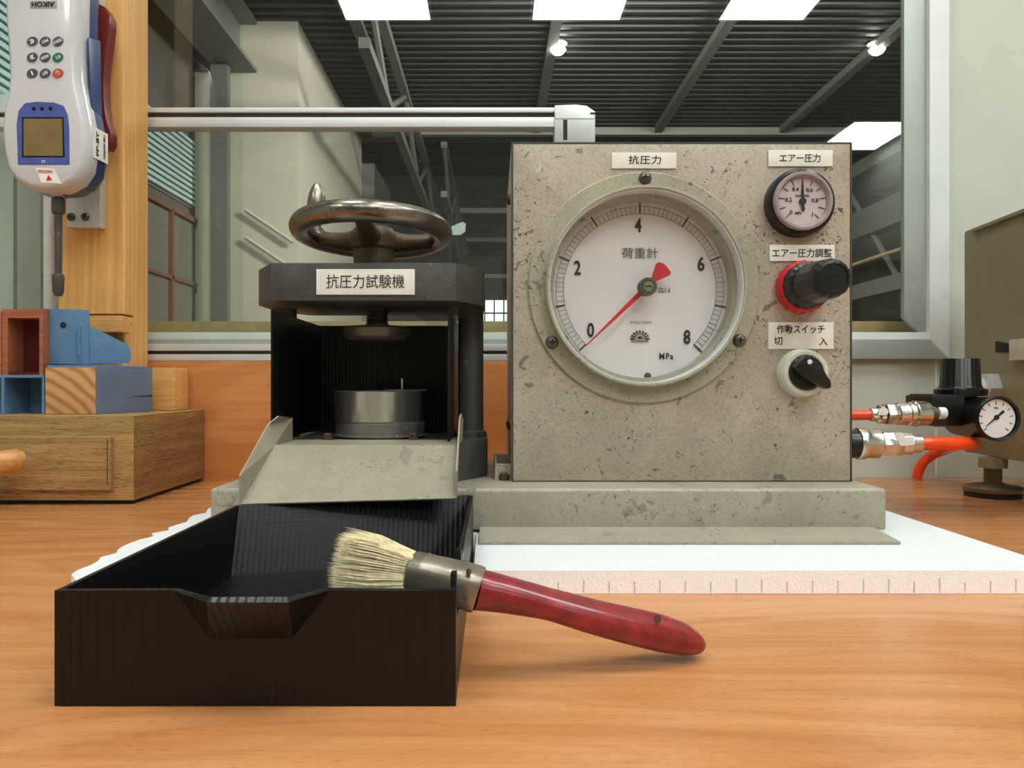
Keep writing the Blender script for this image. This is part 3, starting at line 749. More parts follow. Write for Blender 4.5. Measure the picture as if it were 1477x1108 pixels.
rows.append([b.verts.new((hx+hr*math.cos(a), 0.5995, hz+hr*math.sin(a))) for a in angs])
rows.append([b.verts.new((hx+hr*math.cos(a), 0.603, hz+hr*math.sin(a))) for a in angs])
m = len(angs)
for A_, B_ in zip(rows, rows[1:]+rows[:1]):
    for i in range(m): b.faces.new((A_[i], A_[(i+1) % m], B_[(i+1) % m], B_[i]))
panel = link('front_panel', b, M['grey'], case, smooth=True, angle=25)
for py in (288, 612):
    p = Vector((x0-0.0014, 0.63, Z(py, 0.63)))
    lathe('side_screw', p, (-1, 0, 0), [(0.0045, 0), (0.0042, 0.002), (0.002, 0.0035), (0, 0.0035)], M['wheel_hub'], case, n=16)
FP = 0.5993
bm = bm_new()
for a, c in ((P(771, 237, FP), P(775, 249, FP)), (P(775, 249, FP), P(780, 238, FP))):
    d = (c-a).normalized(); s_ = Vector((d.z, 0, -d.x))*0.0003
    add_prism(bm, [a+s_, c+s_, c-s_, a-s_], (0, 0.0003, 0))
link('scratched_v', bm, M['ink_white'], case, label='white scratched V mark')
# bracket at the lower left of the box
b = bm_new(); add_box(b, X(714, 0.61), X(738, 0.61), 0.6095, 0.611, BZ, Z(669, 0.61)); add_box(b, X(712, 0.66), X(738, 0.61), 0.611, 0.66, BZ, BZ+0.0015); add_box(b, X(712, 0.66), x0-0.002, 0.655, 0.66, BZ, Z(655, 0.66))
add_box(b, X(714, 0.61), X(716, 0.61), 0.61, 0.66, BZ, Z(663, 0.61))
link('fixing_bracket', b, M['grey'], case)
lathe('bracket_screw', P(727, 688, 0.609), (0, -1, 0), [(0.0042, 0), (0.0042, 0.001), (0.0028, 0.0025), (0, 0.0028)], M['wheel_hub'], case, n=18)
# ---- main gauge
gx, gz = X(928.5, 0.598), Z(415, 0.598)
G = lambda y: Vector((gx, y, gz))
g = ring('main_gauge', G(0.5995), (0, -1, 0), [(0.070, 0), (0.0898, 0), (0.0898, 0.0022), (0.0890, 0.003), (0.0775, 0.003), (0.0770, 0.0045), (0.0770, 0.0125), (0.0762, 0.0138), (0.0748, 0.0138), (0.0744, 0.0125), (0.0744, -0.015), (0.070, -0.015)], M['bezel'], mach, n=128, label='olive grey flanged ring of the large dial')
DY = 0.6140
lathe('dial_face', G(DY+0.0006), (0, -1, 0), [(0.0738, -0.0006), (0.0738, 0), (0.0, 0)], M['dial'], g, n=96)
ring('inner_liner', G(DY), (0, -1, 0), [(0.0730, -0.001), (0.07435, -0.001), (0.07435, 0.0270), (0.0735, 0.0270)], M['liner'], g, n=96)
# dial centre in px at DY
dk = DY/F
def DP(zx, zy, dd=0.0):     # zoom pixels of the dial crop -> point on the dial plane
    u, v = (zx-478)/2.77, (zy-603)/2.77
    s_ = 0.625/F*1.0
    return Vector((gx+u*s_, DY-dd, gz-v*s_))
Sx = 0.625/F/2.77
bm = bm_new()
def tick(r1, r2, ang, wdt):
    a = math.radians(ang); d = Vector((math.sin(a), 0, math.cos(a))); s_ = Vector((math.cos(a), 0, -math.sin(a)))*wdt/2
    c0 = G(DY-0.0004)
    add_prism(bm, [c0+d*r1-s_, c0+d*r2-s_, c0+d*r2+s_, c0+d*r1+s_], (0, 0.0003, 0))
ri, ro, rx = 300*Sx, 329*Sx, 350*Sx
for i in range(81):
    ang = -135+270*i/80
    if i % 10 == 0: tick(ri, rx, ang, 0.00105)
    elif i % 5 == 0: tick(ri, 341*Sx, ang, 0.0003)
    else: tick(ri, ro, ang, 0.00028)
for rr in (ri, ro):
    N = 120
    for i in range(N):
        a0, a1 = math.radians(-135+270*i/N), math.radians(-135+270*(i+1)/N)
        p = [G(DY-0.0004)+Vector((math.sin(q_)*q2, 0, math.cos(q_)*q2)) for q_, q2 in ((a0, rr-0.00012), (a1, rr-0.00012), (a1, rr+0.00012), (a0, rr+0.00012))]
        add_prism(bm, p, (0, 0.0003, 0))
link('scale', bm, M['ink'], g)
bm = bm_new()
for s_, zx, zy in (('0', 285, 760), ('2', 233, 515), ('4', 471, 348), ('6', 718, 500), ('8', 663, 787)):
    text_bm(s_, DP(zx, zy, 0.0003), width=27*Sx, height=57*Sx, bold=0.022, into=bm)
text_bm('MPa', DP(582, 862, 0.0003), width=54*Sx, height=24*Sx, bold=0.02, space=1.25, into=bm)
text_bm('CL1.6', DP(574, 603, 0.0003), width=46*Sx, height=19*Sx, bold=0.015, space=1.2, into=bm)
link('numerals', bm, M['ink'], g)
bm = bm_new()
text_bm('荷重計', DP(478, 457, 0.0003), width=142*Sx, height=42*Sx, into=bm)
link('dial_title', bm, M['ink_grey'], g)
bm = bm_new()
text_bm('OSAKA', DP(478, 803, 0.0003), width=66*Sx, height=12*Sx, bold=0.01, space=1.1, into=bm)
text_bm('99024090', DP(482, 730, 0.0003), width=84*Sx, height=9*Sx, space=1.4, into=bm)
text_bm('ASAHI GAUGE JAPAN', DP(478, 955, 0.0003), width=112*Sx, height=9*Sx, bold=0.005, space=1.1, into=bm)
# the half-sun emblem
cc = DP(478, 794, 0.0004)
add_prism(bm, [cc+Vector((math.cos(a)*10*Sx, 0, math.sin(a)*10*Sx)) for a in [PI*i/12 for i in range(13)]], (0, 0.0003, 0))
for i in range(9):
    a = PI*(i+0.0)/8; da = 0.10
    add_prism(bm, [cc+Vector((math.cos(a-da*.7)*15*Sx, 0, math.sin(a-da*.7)*15*Sx)), cc+Vector((math.cos(a-da)*38*Sx, 0, math.sin(a-da)*33*Sx)), cc+Vector((math.cos(a+da)*38*Sx, 0, math.sin(a+da)*33*Sx)), cc+Vector((math.cos(a+da*.7)*15*Sx, 0, math.sin(a+da*.7)*15*Sx))], (0, 0.0003, 0))
link('maker_mark', bm, M['ink'], g)
lathe('zero_screw', DP(509, 940, 0.0), (0, -1, 0), [(0.0028, 0), (0.0026, 0.001), (0, 0.0014)], M['screw'], g, n=20)
# needle
NY = 0.604
hub = P(932, 415, NY); tip = P(845, 499, NY)
d = (tip-hub).normalized(); s_ = Vector((-d.z, 0, d.x))
bm = bm_new()
add_prism(bm, [hub+s_*0.0022, tip+s_*0.0004, tip-s_*0.0004, hub-s_*0.0022], (0, 0.0008, 0))
fan = [P(939, 403, NY), P(946, 381, NY), P(950, 378, NY), P(957, 380, NY), P(963, 386, NY), P(968, 393, NY), P(966, 397, NY), P(944, 407, NY)]
add_prism(bm, fan, (0, 0.0008, 0))
link('needle', bm, M['red'], g)
lathe('needle_hub', Vector((hub.x, DY, hub.z)), (0, -1, 0), [(0.0030, 0), (0.0030, 0.0090), (0.0070, 0.0095), (0.0072, 0.0165), (0.0066, 0.0190), (0.0045, 0.019), (0.0045, 0.0180), (0, 0.0180)], M['steel_dark'], g, n=32)
lathe('hub_screw', Vector((hub.x, DY-0.0178, hub.z)), (0, -1, 0), [(0.0040, 0), (0.0038, 0.001), (0, 0.0012)], M['brass'], g, n=24)
box('hub_slot', hub.x-0.003, hub.x+0.003, 0.5949, 0.5958, hub.z-0.0005, hub.z+0.0005, M['black_matte'], g)
lathe('gauge_glass', G(0.5915), (0, -1, 0), [(0.0742, 0), (0.0742, 0.0012), (0, 0.0012)], M['dialglass'], g, n=96)
def phillips(name, p, r, parent, dirv=(0, -1, 0)):
    o = lathe(name, p, dirv, [(r*1.05, 0), (r, r*0.3), (r*0.75, r*0.62), (r*0.3, r*0.75), (0, r*0.77)], M['screw'], parent, n=24)
    bm = bm_new(); h = r*0.78
    add_box(bm, p[0]-r*0.55, p[0]+r*0.55, p[1]-h-0.0001, p[1]-h+0.0006, p[2]-r*0.12, p[2]+r*0.12)
    add_box(bm, p[0]-r*0.12, p[0]+r*0.12, p[1]-h-0.0001, p[1]-h+0.0006, p[2]-r*0.55, p[2]+r*0.55)
    link('screw_cross', bm, M['black_matte'], parent)
for a, c in ((930.5, 257), (796, 494), (1066.5, 491)):
    phillips('flange_screw', P(a, c, 0.5965), 0.0048, g)
# ---- labels
def plate(cxp0, cxp1, py0, py1, D=0.5995):
    return box('label_plate', X(cxp0, D), X(cxp1, D), D-0.0014, D, Z(py1, D), Z(py0, D), M['label'], mach, bev=0.0003)
lp1 = plate(882, 975, 220.5, 243.5); sub_text(lp1, '抗圧力', 930, 230.5, 0.5980, 47, 13, M['ink'], 0.012, space=1.15)
lp2 = plate(1107.5, 1200, 217, 240.5); sub_text(lp2, 'エアー圧力', 1154, 228, 0.5980, 59, 12.5, M['ink'], 0.012)
lp3 = plate(1109.5, 1203, 353.5, 377); sub_text(lp3, 'エアー圧力調整', 1157, 365, 0.5980, 86, 13, M['ink'], 0.012)
lp4 = plate(1107.5, 1201.5, 465, 503.5)
sub_text(lp4, '作動スイッチ', 1155, 475, 0.5980, 69, 13, M['ink'], 0.012)
sub_text(lp4, '切', 1122.5, 492, 0.5980, None, 12, M['ink'], 0.012); sub_text(lp4, '入', 1187.5, 492.5, 0.5980, None, 12, M['ink'], 0.012)
# ---- small pressure gauge
sx_, sz_ = X(1153.5, 0.595), Z(293, 0.595)
S = lambda y: Vector((sx_, y, sz_))
sg = ring('air_gauge', S(0.5995), (0, -1, 0), [(0.018, 0), (0.0262, 0), (0.0262, 0.006), (0.0255, 0.0085), (0.0235, 0.0095), (0.0222, 0.0092), (0.0218, 0.006), (0.018, 0.006)], M['black'], mach, n=72, label='small black ringed air pressure gauge')
ring('inner_rim', S(0.5915), (0, -1, 0), [(0.0180, 0), (0.0226, 0), (0.0226, 0.0040), (0.0218, 0.0055), (0.0200, 0.0055), (0.0186, 0.003)], M['mauve'], sg, n=64)
lathe('dial_face', S(0.5935), (0, -1, 0), [(0.0195, 0), (0.0195, 0.003), (0, 0.003)], M['dial_small'], sg, n=48)
bm = bm_new()
SY = 0.5900
for i in range(11):
    a = math.radians(-135+27*i); d = Vector((math.sin(a), 0, math.cos(a))); s_ = Vector((math.cos(a), 0, -math.sin(a)))*(0.0003)
    add_prism(bm, [S(SY)+d*0.0135-s_, S(SY)+d*0.0178-s_, S(SY)+d*0.0178+s_, S(SY)+d*0.0135+s_], (0, 0.0004, 0))
def ST(s_, u, v, h, bm): text_bm(s_, S(SY)+Vector((u, 0, v)), height=h, bold=0.02, into=bm)
ST('0.2', -0.0105, 0.0015, 0.0031, bm); ST('0.4', -0.0052, 0.0095, 0.0031, bm); ST('0.6', 0.0055, 0.0090, 0.0031, bm); ST('0.8', 0.0098, 0.0010, 0.0031, bm)
ST('0', -0.0085, -0.0080, 0.0031, bm); ST('1', 0.0078, -0.0098, 0.0031, bm); ST('MPa', -0.003, -0.0088, 0.002, bm)
ST('KOGANEI', 0.0, 0.0045, 0.0018, bm)
lathe_pts = None
link('markings', bm, M['ink'], sg)
bm = bm_new()
add_prism(bm, [S(SY-0.001)+Vector(q) for q in ((-0.0011, 0, 0), (-0.0004, 0, 0.0150), (0.0004, 0, 0.0150), (0.0011, 0, 0))], (0, 0.0005, 0))
add_prism(bm, [S(SY-0.001)+Vector(q) for q in ((-0.0009, 0, 0), (0.0009, 0, 0), (0.0018, 0, -0.0065), (0.0004, 0, -0.008), (-0.0006, 0, -0.0065))], (0, 0.0005, 0))
add_lathe(bm, S(SY), (0, -1, 0), [(0.0026, 0), (0.0026, 0.0016), (0, 0.0018)], 20)
link('needle', bm, M['black_matte'], sg)
lathe('cover_glass', S(0.5882), (0, -1, 0), [(0.0196, 0), (0.0196, 0.0006), (0, 0.0006)], M['dialglass'], sg, n=48)
# ---- regulator knob
kx, kz = X(1156.5, 0.5965), Z(414.5, 0.5965)
K = Vector((kx, 0.5995, kz))
rk = lathe('regulator_knob', K, (0, -1, 0), [(0.0150, 0.0), (0.0175, 0.010), (0.0178, 0.012), (0.0170, 0.014), (0.0170, 0.020), (0.0150, 0.022), (0.0142, 0.050), (0.0136, 0.056), (0.0120, 0.0590), (0.0100, 0.0595), (0.0095, 0.0585), (0.004, 0.0585), (0.0035, 0.0592), (0, 0.0592)], M['black'], mach, n=96, label='black ribbed knob on a red locking ring', ripple=(0.03, 16))
ring('locking_ring', K, (0, -1, 0), [(0.012, 0), (0.0195, 0), (0.0200, 0.0015), (0.0200, 0.008), (0.0188, 0.0105), (0.0165, 0.0110)], M['red_knob'], rk, n=64, label='red locking ring')
for i in range(20):
    a = 2*PI*i/20
    p = K+Vector((math.cos(a)*0.0201, -0.005, math.sin(a)*0.0201))
    tube('ring_rib', [p+Vector((0, -0.003, 0)), p+Vector((0, 0.003, 0))], 0.0006, M['red_knob'], rk, n=5)
# ---- selector switch
wx, wz = X(1158, 0.595), Z(538, 0.595)
Wc = Vector((wx, 0.5995, wz))
sw = lathe('selector_switch', Wc, (0, -1, 0), [(0.0187, 0), (0.0187, 0.003), (0.0180, 0.0045), (0.0178, 0.009), (0.0165, 0.011), (0.0140, 0.0112), (0.0132, 0.0100), (0, 0.0100)], M['white_ring'], mach, n=64, label='white ringed rotary selector switch')
lathe('rotor', Wc, (0, -1, 0), [(0.0130, 0.009), (0.0130, 0.0125), (0.0122, 0.0135), (0, 0.0135)], M['black'], sw, n=48, label='black rotor')
d = Vector((0.78, 0, -0.62)).normalized(); s_ = Vector((-d.z, 0, d.x))
c0 = Wc+Vector((0, -0.0130, 0))
prism('lever', [c0-d*0.0118+s_*0.0075, c0-d*0.0125-s_*0.0040, c0-d*0.004-s_*0.0070, c0+d*0.0165-s_*0.0028, c0+d*0.0180+s_*0.0000, c0+d*0.0155+s_*0.0030, c0+d*0.002+s_*0.0080], (0, -0.010, 0), M['black'], sw, bev=0.0012, label='black pointed lever')
dp = P(1168, 522, 0.5765)
lathe('index_dot', (dp.x, 0.5795, dp.z), (0, -1, 0), [(0.0018, 0), (0.0018, 0.0034), (0, 0.0036)], M['ink_white'], sw, n=20, label='white index dot')

# ================================================================ AIR LINES ON THE RIGHT
D1 = 0.715
A0 = P(1229, 599, D1); A1 = P(1350, 596, D1)
ux = (A1-A0).normalized(); L = (A1-A0).length
al = thing('upper_air_coupling', A0, 'slim nickel air coupling with orange hose stub leading to the black regulator', 'coupling')
tube('hose_stub', [A0-ux*0.03, A0+ux*0.020], 0.0048, M['orange'], al, n=20, label='short orange hose')
lathe('hose_nut', A0+ux*0.0165, ux, [(0.0056, 0), (0.0062, 0.001), (0.0066, 0.006), (0.0085, 0.008), (0.0085, 0.012)], M['chrome'], al, n=24)
lathe('hex_nut', A0+ux*0.030, ux, [(0.0098, 0), (0.0105, 0.001), (0.0105, 0.0095), (0.0098, 0.0105)], M['chrome'], al, n=6)
lathe('socket_body', A0+ux*0.0405, ux, [(0.0096, 0), (0.0104, 0.001), (0.0104, 0.010), (0.0112, 0.0105), (0.0112, 0.013), (0.0104, 0.0135), (0.0104, 0.0155)], M['chrome'], al, n=32)
lathe('sleeve', A0+ux*0.0560, ux, [(0.0110, 0), (0.0118, 0.001), (0.0118, 0.003), (0.0112, 0.004), (0.0112, 0.012), (0.0104, 0.0145), (0.0080, 0.0155)], M['chrome'], al, n=40, ripple=(0.02, 40))
lathe('plug', A0+ux*0.0705, ux, [(0.0062, 0), (0.0062, 0.006), (0.0050, 0.0062), (0.0050, 0.0075)], M['steel_dark'], al, n=24)
prism('white_tag', [P(1268, 589, 0.706), P(1279, 589, 0.706), P(1282, 594, 0.706), P(1279, 599, 0.706), P(1267, 599, 0.706)], (0, 0.001, 0), M['label'], al)

D2 = 0.690
B0 = P(1229, 640, D2); ux2 = Vector((1, 0, 0.0))
bl_ = thing('lower_air_hose', B0, 'orange air hose with knurled nickel coupling curving down to the bench', 'hose')
lathe('collar', B0-ux2*0.006, ux2, [(0.0115, 0), (0.0130, 0.001), (0.0130, 0.010), (0.0110, 0.011)], M['black'], bl_, n=32)
lathe('knurled_sleeve', B0+ux2*0.0035, ux2, [(0.0134, 0), (0.0140, 0.001), (0.0140, 0.0070), (0.0132, 0.0085), (0.0128, 0.0095), (0.0128, 0.0190), (0.0105, 0.0215)], M['chrome'], bl_, n=60, ripple=(0.015, 60))
lathe('hex_body', B0+ux2*0.0245, ux2, [(0.0108, 0), (0.0116, 0.001), (0.0116, 0.0170), (0.0108, 0.0180)], M['chrome'], bl_, n=6)
lathe('hose_nut', B0+ux2*0.0425, ux2, [(0.0096, 0), (0.0098, 0.001), (0.0098, 0.0090), (0.0082, 0.0105), (0.0078, 0.0180)], M['chrome'], bl_, n=32)
hp = [B0+ux2*0.0550, B0+ux2*0.075, P(1388, 640, 0.696), P(1402, 640, 0.725), P(1404, 640, 0.79), P(1384, 642, 0.87), P(1366, 648, 0.945), P(1344, 657, 0.972), P(1329, 671, 0.978), P(1322, 688, 0.98)]
hp[-1].z = TT+0.001
hp = [p for p in hp]
tube('hose', spline(hp, 10), 0.0060, M['orange'], bl_, n=20, label='orange hose')
prism('white_tag', [P(1290, 624, 0.675), P(1301, 624, 0.675), P(1306, 631, 0.675), P(1318, 630, 0.675), P(1319, 641, 0.675), P(1308, 643, 0.675), P(1299, 643, 0.675)], (0, 0.0012, 0), M['ink_white'], bl_)

# black regulator with gauge
rg = thing('air_regulator', P(1385, 617, 0.74), 'black air filter regulator with tall ribbed cap and round gauge', 'regulator')
box('body', X(1343, 0.715), X(1392, 0.715), 0.715, 0.760, Z(615, 0.715), Z(571, 0.715), M['black'], rg, bev=0.002)
box('shoulder', X(1347, 0.715), X(1412, 0.715), 0.718, 0.757, Z(573.5, 0.715), Z(569, 0.715), M['black'], rg, bev=0.001)
kc = Vector((X(1385, 0.735), 0.735, Z(571, 0.735)))
lathe('cap', kc, (0, 0, 1), [(0.0215, 0), (0.0220, 0.002), (0.0220, 0.006), (0.0185, 0.0075), (0.0170, 0.010), (0.0160, 0.034), (0.0150, 0.0355), (0, 0.0355)], M['black'], rg, n=96, ripple=(0.025, 24))
lathe('white_collar', P(1352, 596, 0.716), (1, 0, 0), [(0.0052, 0), (0.0056, 0.001), (0.0056, 0.0060), (0.005, 0.0072)], M['ink_white'], rg, n=28)
gc = P(1441, 604, 0.69)
lathe('stem', (gc.x-0.012, 0.738, gc.z+0.002), (1, 0, 0), [(0.012, -0.018), (0.012, 0.012)], M['black'], rg, n=24)
gg = lathe('gauge_case', (gc.x, 0.752, gc.z), (0, -1, 0), [(0.0150, 0), (0.0190, 0.006), (0.0190, 0.054), (0.0202, 0.057), (0.0202, 0.061), (0.0192, 0.0625), (0.0178, 0.0620), (0.0176, 0.059), (0, 0.059)], M['black'], rg, n=64)
lathe('gauge_dial', (gc.x-0.001, 0.6932, gc.z), (0, -1, 0), [(0.0174, 0), (0.0174, 0.0006), (0, 0.0006)], M['dial'], rg, n=48)
bm = bm_new()
for i in range(11):
    a = math.radians(-135+27*i); d = Vector((math.sin(a), 0, math.cos(a))); s_ = Vector((math.cos(a), 0, -math.sin(a)))*0.0003
    c0 = Vector((gc.x-0.001, 0.6922, gc.z))
    add_prism(bm, [c0+d*0.0125-s_, c0+d*0.0155-s_, c0+d*0.0155+s_, c0+d*0.0125+s_], (0, 0.0003, 0))
d = Vector((-0.76, 0, -0.65)); s_ = Vector((-d.z, 0, d.x))
c0 = Vector((gc.x-0.001, 0.6918, gc.z+0.001))
add_prism(bm, [c0-d*0.009+s_*0.0012, c0+d*0.013+s_*0.0002, c0+d*0.013-s_*0.0002, c0-d*0.009-s_*0.0012], (0, 0.0004, 0))
add_lathe(bm, c0, (0, -1, 0), [(0.0024, 0), (0.002, 0.001), (0, 0.001)], 16)
text_bm('MPa', c0+Vector((0, 0, 0.0085)), height=0.0018, into=bm)
link('gauge_marks', bm, M['ink'], rg)

# ================================================================ OLIVE MACHINE
ang = math.atan((835-712)/F)
far = Vector((X(1390, 0.9), 0.9, 0)); dirn = Vector((-math.sin(ang), -math.cos(ang), 0))
near = far+dirn*0.26
om = thing('olive_machine', (far.x+0.1, 0.8, TT), 'olive painted metal machine cabinet on a round levelling foot at right', 'machine')
z_t, z_b = Z(334, 0.9), Z(652, 0.9)
perp = Vector((math.cos(ang), -math.sin(ang), 0))
prism('cabinet', [(far.x, far.y, z_b), (near.x, near.y, z_b), (near.x, near.y, z_t), (far.x, far.y, z_t)], perp*0.35, M['olive'], om, bev=0.004)
a = far+dirn*0.025; c = near
prism('top_seam', [(a.x, a.y, z_t-0.006), (c.x, c.y, z_t-0.006), (c.x, c.y, z_t-0.002), (a.x, a.y, z_t-0.002)], -perp*0.004, M['olive'], om, bev=0.001)
fp = P(1432, 714, 0.835); fp.z = TT
lathe('levelling_foot', fp, (0, 0, 1), [(0.026, 0), (0.026, 0.0045), (0.0285, 0.006), (0.0285, 0.010), (0.026, 0.012), (0.012, 0.0145), (0.0085, 0.016), (0.0085, z_b-TT-0.010)], M['brassy'], om, n=40)
lathe('foot_pad', fp+Vector((0, 0, 0.0001)), (0, 0, 1), [(0.0272, 0), (0.0272, 0.0050), (0, 0.005)], M['black_matte'], om, n=32)
b = bm_new(); z = TT+0.017
while z < z_b-0.012: add_ring(b, (fp.x, fp.y, z), (0, 0, 1), [(0.008, 0), (0.0094, 0.0008), (0.008, 0.0016)], 24); z += 0.0022
link('foot_thread', b, M['brassy'], om, smooth=True)
lathe('foot_nut', (fp.x, fp.y, z_b-0.011), (0, 0, 1), [(0.0155, 0), (0.0155, 0.0110)], M['olive'], om, n=6)
def on_side(s_, z, out=0.0): return Vector((far.x, far.y, 0))+dirn*s_-perp*out+Vector((0, 0, z))
def side_s(px):   # distance along the side at a photo column
    k = (px-712)/F
    return (far.x-k*far.y)/(k*dirn.y-dirn.x)
s0, s1 = side_s(1437), side_s(1463)
dd = lambda s_: (far+dirn*s_).y
prism('black_tape', [on_side(s0, Z(492, dd(s0)), 0.0002), on_side(s0, Z(508, dd(s0)), 0.0002), on_side(s1-0.01, Z(508, dd(s1)), 0.0002), on_side(s1, Z(502, dd(s1)), 0.0002), on_side(s1-0.004, Z(496, dd(s1)), 0.0002)], -perp*0.0008, M['black_matte'], om)
s2 = side_s(1466)
p = on_side(s2, Z(505, dd(s2)), 0.0)
b = bm_new(); add_box(b, p.x-0.008, p.x+0.004, p.y-0.04, p.y, p.z-0.011, p.z+0.011, 0.002)
link('plastic_connector', b, M['clear'], om, smooth=True, label='clear plastic connector')
tube('clear_tube', [p+Vector((-0.002, -0.03, 0.01)), p+Vector((-0.002, -0.03, 0.04))], 0.004, M['clear'], om, n=14)
s3 = side_s(1434)
p = on_side(s3, Z(560, dd(s3)), 0.0)
lathe('side_bolt', p, -perp, [(0.018, 0), (0.018, 0.012), (0.012, 0.013), (0.012, 0.022), (0.010, 0.024), (0, 0.024)], M['alu_joint'], om, n=6)

# ================================================================ CATCH TRAY
tr = thing('catch_tray', (-0.09, 0.4, TT), 'black ribbed 3D-printed open tray in front of the press', 'tray')
xl, xr = X(78.5, 0.292), X(657.5, 0.292)
fy, th = 0.292, 0.0024
rz = Z(852, 0.292); z0 = TT+0.0003
yl, yr = 0.497, 0.541
box('floor_plate', xl+0.0005, xr-0.0005, fy+0.0005, yl-0.008, z0, z0+0.002, M['black_print_in'], tr)
prism('floor_plate', [(xl+0.0005, yl-0.008, z0), (xr-0.0005, yl-0.008, z0), (xr-0.0005, yr-0.004, z0)], (0, 0, 0.002), M['black_print_in'], tr)
# left wall
box('side_wall', xl, xl+th, fy+th, yl, z0, rz, M['black_print_in'], tr, bev=0.0003)
# right wall with the notch where the brush lies
n0, n1 = 0.303, 0.338
zn = rz-0.0145
b = bm_new()
add_prism(b, [(xr-th, fy+th, z0), (xr-th, yr, z0), (xr-th, yr, rz), (xr-th, n1+0.006, rz), (xr-th, n1+0.006, rz+0.0052), (xr-th, n1, rz+0.0052), (xr-th, n1, zn), (xr-th, n0, zn), (xr-th, n0, rz+0.005), (xr-th, n0-0.006, rz+0.005), (xr-th, n0-0.006, rz), (xr-th, fy+th, rz)], (th, 0, 0), 0.0003)
link('side_wall', b, M['black_print_in'], tr, smooth=True, label='tray side wall with an upright-edged notch')
# back wall, leaning a little
b = bm_new()
add_prism(b, [(xl+th, yl-0.016, z0), (xr-th, yr-0.016, z0), (xr-th, yr-0.0005, rz), (xl+th, yl-0.0005, rz)], (0, th, 0))
link('back_wall', b, M['black_print'], tr)
# front wall with the thin-walled pouring spout as handle
Yw = fy
A = (X(250, Yw), Yw, rz); Dd = (X(476, Yw), Yw, rz)
Ds = 0.2765
B = (X(298, Ds), Ds, rz-0.0001); Cc = (X(416, Ds), Ds, rz-0.0001)
B2 = (X(303, Yw), Yw, Z(921, Yw)); C2 = (X(422, Yw), Yw, Z(921, Yw))
b = bm_new()
P4 = lambda q: Vector(q)
fl, frr = (xl, Yw, rz), (xr, Yw, rz)
vs = {k: b.verts.new(v) for k, v in dict(fl=fl, A=A, B=B, C=Cc, D=Dd, fr=frr, B2=B2, C2=C2, bl=(xl, Yw, z0), br=(xr, Yw, z0), mb=(B2[0], Yw, z0), mc=(C2[0], Yw, z0)).items()}
for q in (('fl','A','B2','bl'), ('bl','B2','mb'), ('B2','C2','mc','mb'), ('C2','br','mc'), ('C2','D','fr','br'), ('A','B','B2'), ('B','C','C2','B2'), ('C','D','C2')):
    b.faces.new([vs[i] for i in q])
bmesh.ops.recalc_face_normals(b, faces=b.faces)
fwall = link('front_wall', b, M['black_print'], tr, label='tray front wall with an outward spout lip')
sm = fwall.modifiers.new('t', 'SOLIDIFY'); sm.thickness = th; sm.offset = -1 
# make sure the wall thickens inward
if fwall.data.polygons[0].normal.y > 0: sm.offset = 1

# ================================================================ PAINT BRUSH
bp = [P(482, 805, 0.328), P(592, 822, 0.326), P(640, 834, 0.323), P(688, 850, 0.322), P(735, 859, 0.324), P(790, 871, 0.327), P(850, 888, 0.330), P(905, 902, 0.334), P(950, 912.5, 0.338), P(985, 921, 0.341), P(1004, 926, 0.343), P(1012, 928, 0.344)]
br_ = thing('paint_brush', (0.04, 0.335, TT), 'flat paint brush with red wooden handle leaning out of the black tray', 'brush')
def loft(path, dims, n=24, pw=2.6):
    """super-ellipse sections; dims (half height in the picture plane, half thickness in depth)"""
    bm = bm_new(); rings = []; m = len(path)
    for i, p in enumerate(path):
        t_ = (path[min(i+1, m-1)]-path[max(i-1, 0)]).normalized()
        side = Vector((0, 1, 0)); side = (side-t_*side.dot(t_)).normalized(); up = t_.cross(side).normalized()
        # roll about the axis
        ro = math.radians(dims[i][2] if len(dims[i]) > 2 else 0)
        s2 = side*math.cos(ro)+up*math.sin(ro); u2 = up*math.cos(ro)-side*math.sin(ro)
        rg_ = []
        for k in range(n):
            a = 2*PI*k/n; ca, sa = math.cos(a), math.sin(a)
            ex = 2/pw
            rg_.append(bm.verts.new(p+u2*dims[i][0]*math.copysign(abs(sa)**ex, sa)+s2*dims[i][1]*math.copysign(abs(ca)**ex, ca)))
        rings.append(rg_)
    for A_, B_ in zip(rings, rings[1:]):
        for k in range(n): bm.faces.new((A_[k], A_[(k+1) % n], B_[(k+1) % n], B_[k]))
    bm.faces.new(rings[0]); bm.faces.new(rings[-1][::-1])
    return bm
roll = -22
hh = [28, 24, 20.5, 22, 23.5, 24.5, 21, 14, 6]
tt = [0.0085, 0.0078, 0.0080, 0.0088, 0.0095, 0.0095, 0.0085, 0.0065, 0.003]
path = spline(bp[3:], 5)
def interp(arr, i, n):
    f = i/5; k = min(int(f), len(arr)-2); u = f-k; return arr[k]*(1-u)+arr[k+1]*u
dims = []
for i in range(len(path)):
    dims.append((interp(hh, i, 5)*0.335/F, interp(tt, i, 5), 8))
link('handle', loft(path, dims, 32, 2.3), M['brush_red'], br_, smooth=True, angle=60, label='red varnished handle')
hhole = P(950, 890, 0.3275)
lathe('hang_hole', P(948, 893, 0.3297), (0, -1, 0.35), [(0.0017, 0), (0.0017, 0.0003), (0, 0.0003)], M['maroon'], br_, n=20, label='dark hanging hole')
fpath = [bp[1]+(bp[2]-bp[1])*t_ for t_ in (0.0, 0.06, 0.35, 0.40, 0.45)]+[bp[2], bp[2]+(bp[3]-bp[2])*0.30, bp[2]+(bp[3]-bp[2])*0.34, bp[2]+(bp[3]-bp[2])*0.98, bp[3]+(bp[3]-bp[2])*0.06]
fdim = [(23.5, .0082), (24.5, .0088), (25.5, .0088), (26.5, .0092), (25.5, .0088), (26.5, .0088), (28, .009), (29.5, .0094), (30.5, .0094), (29.5, .009)]
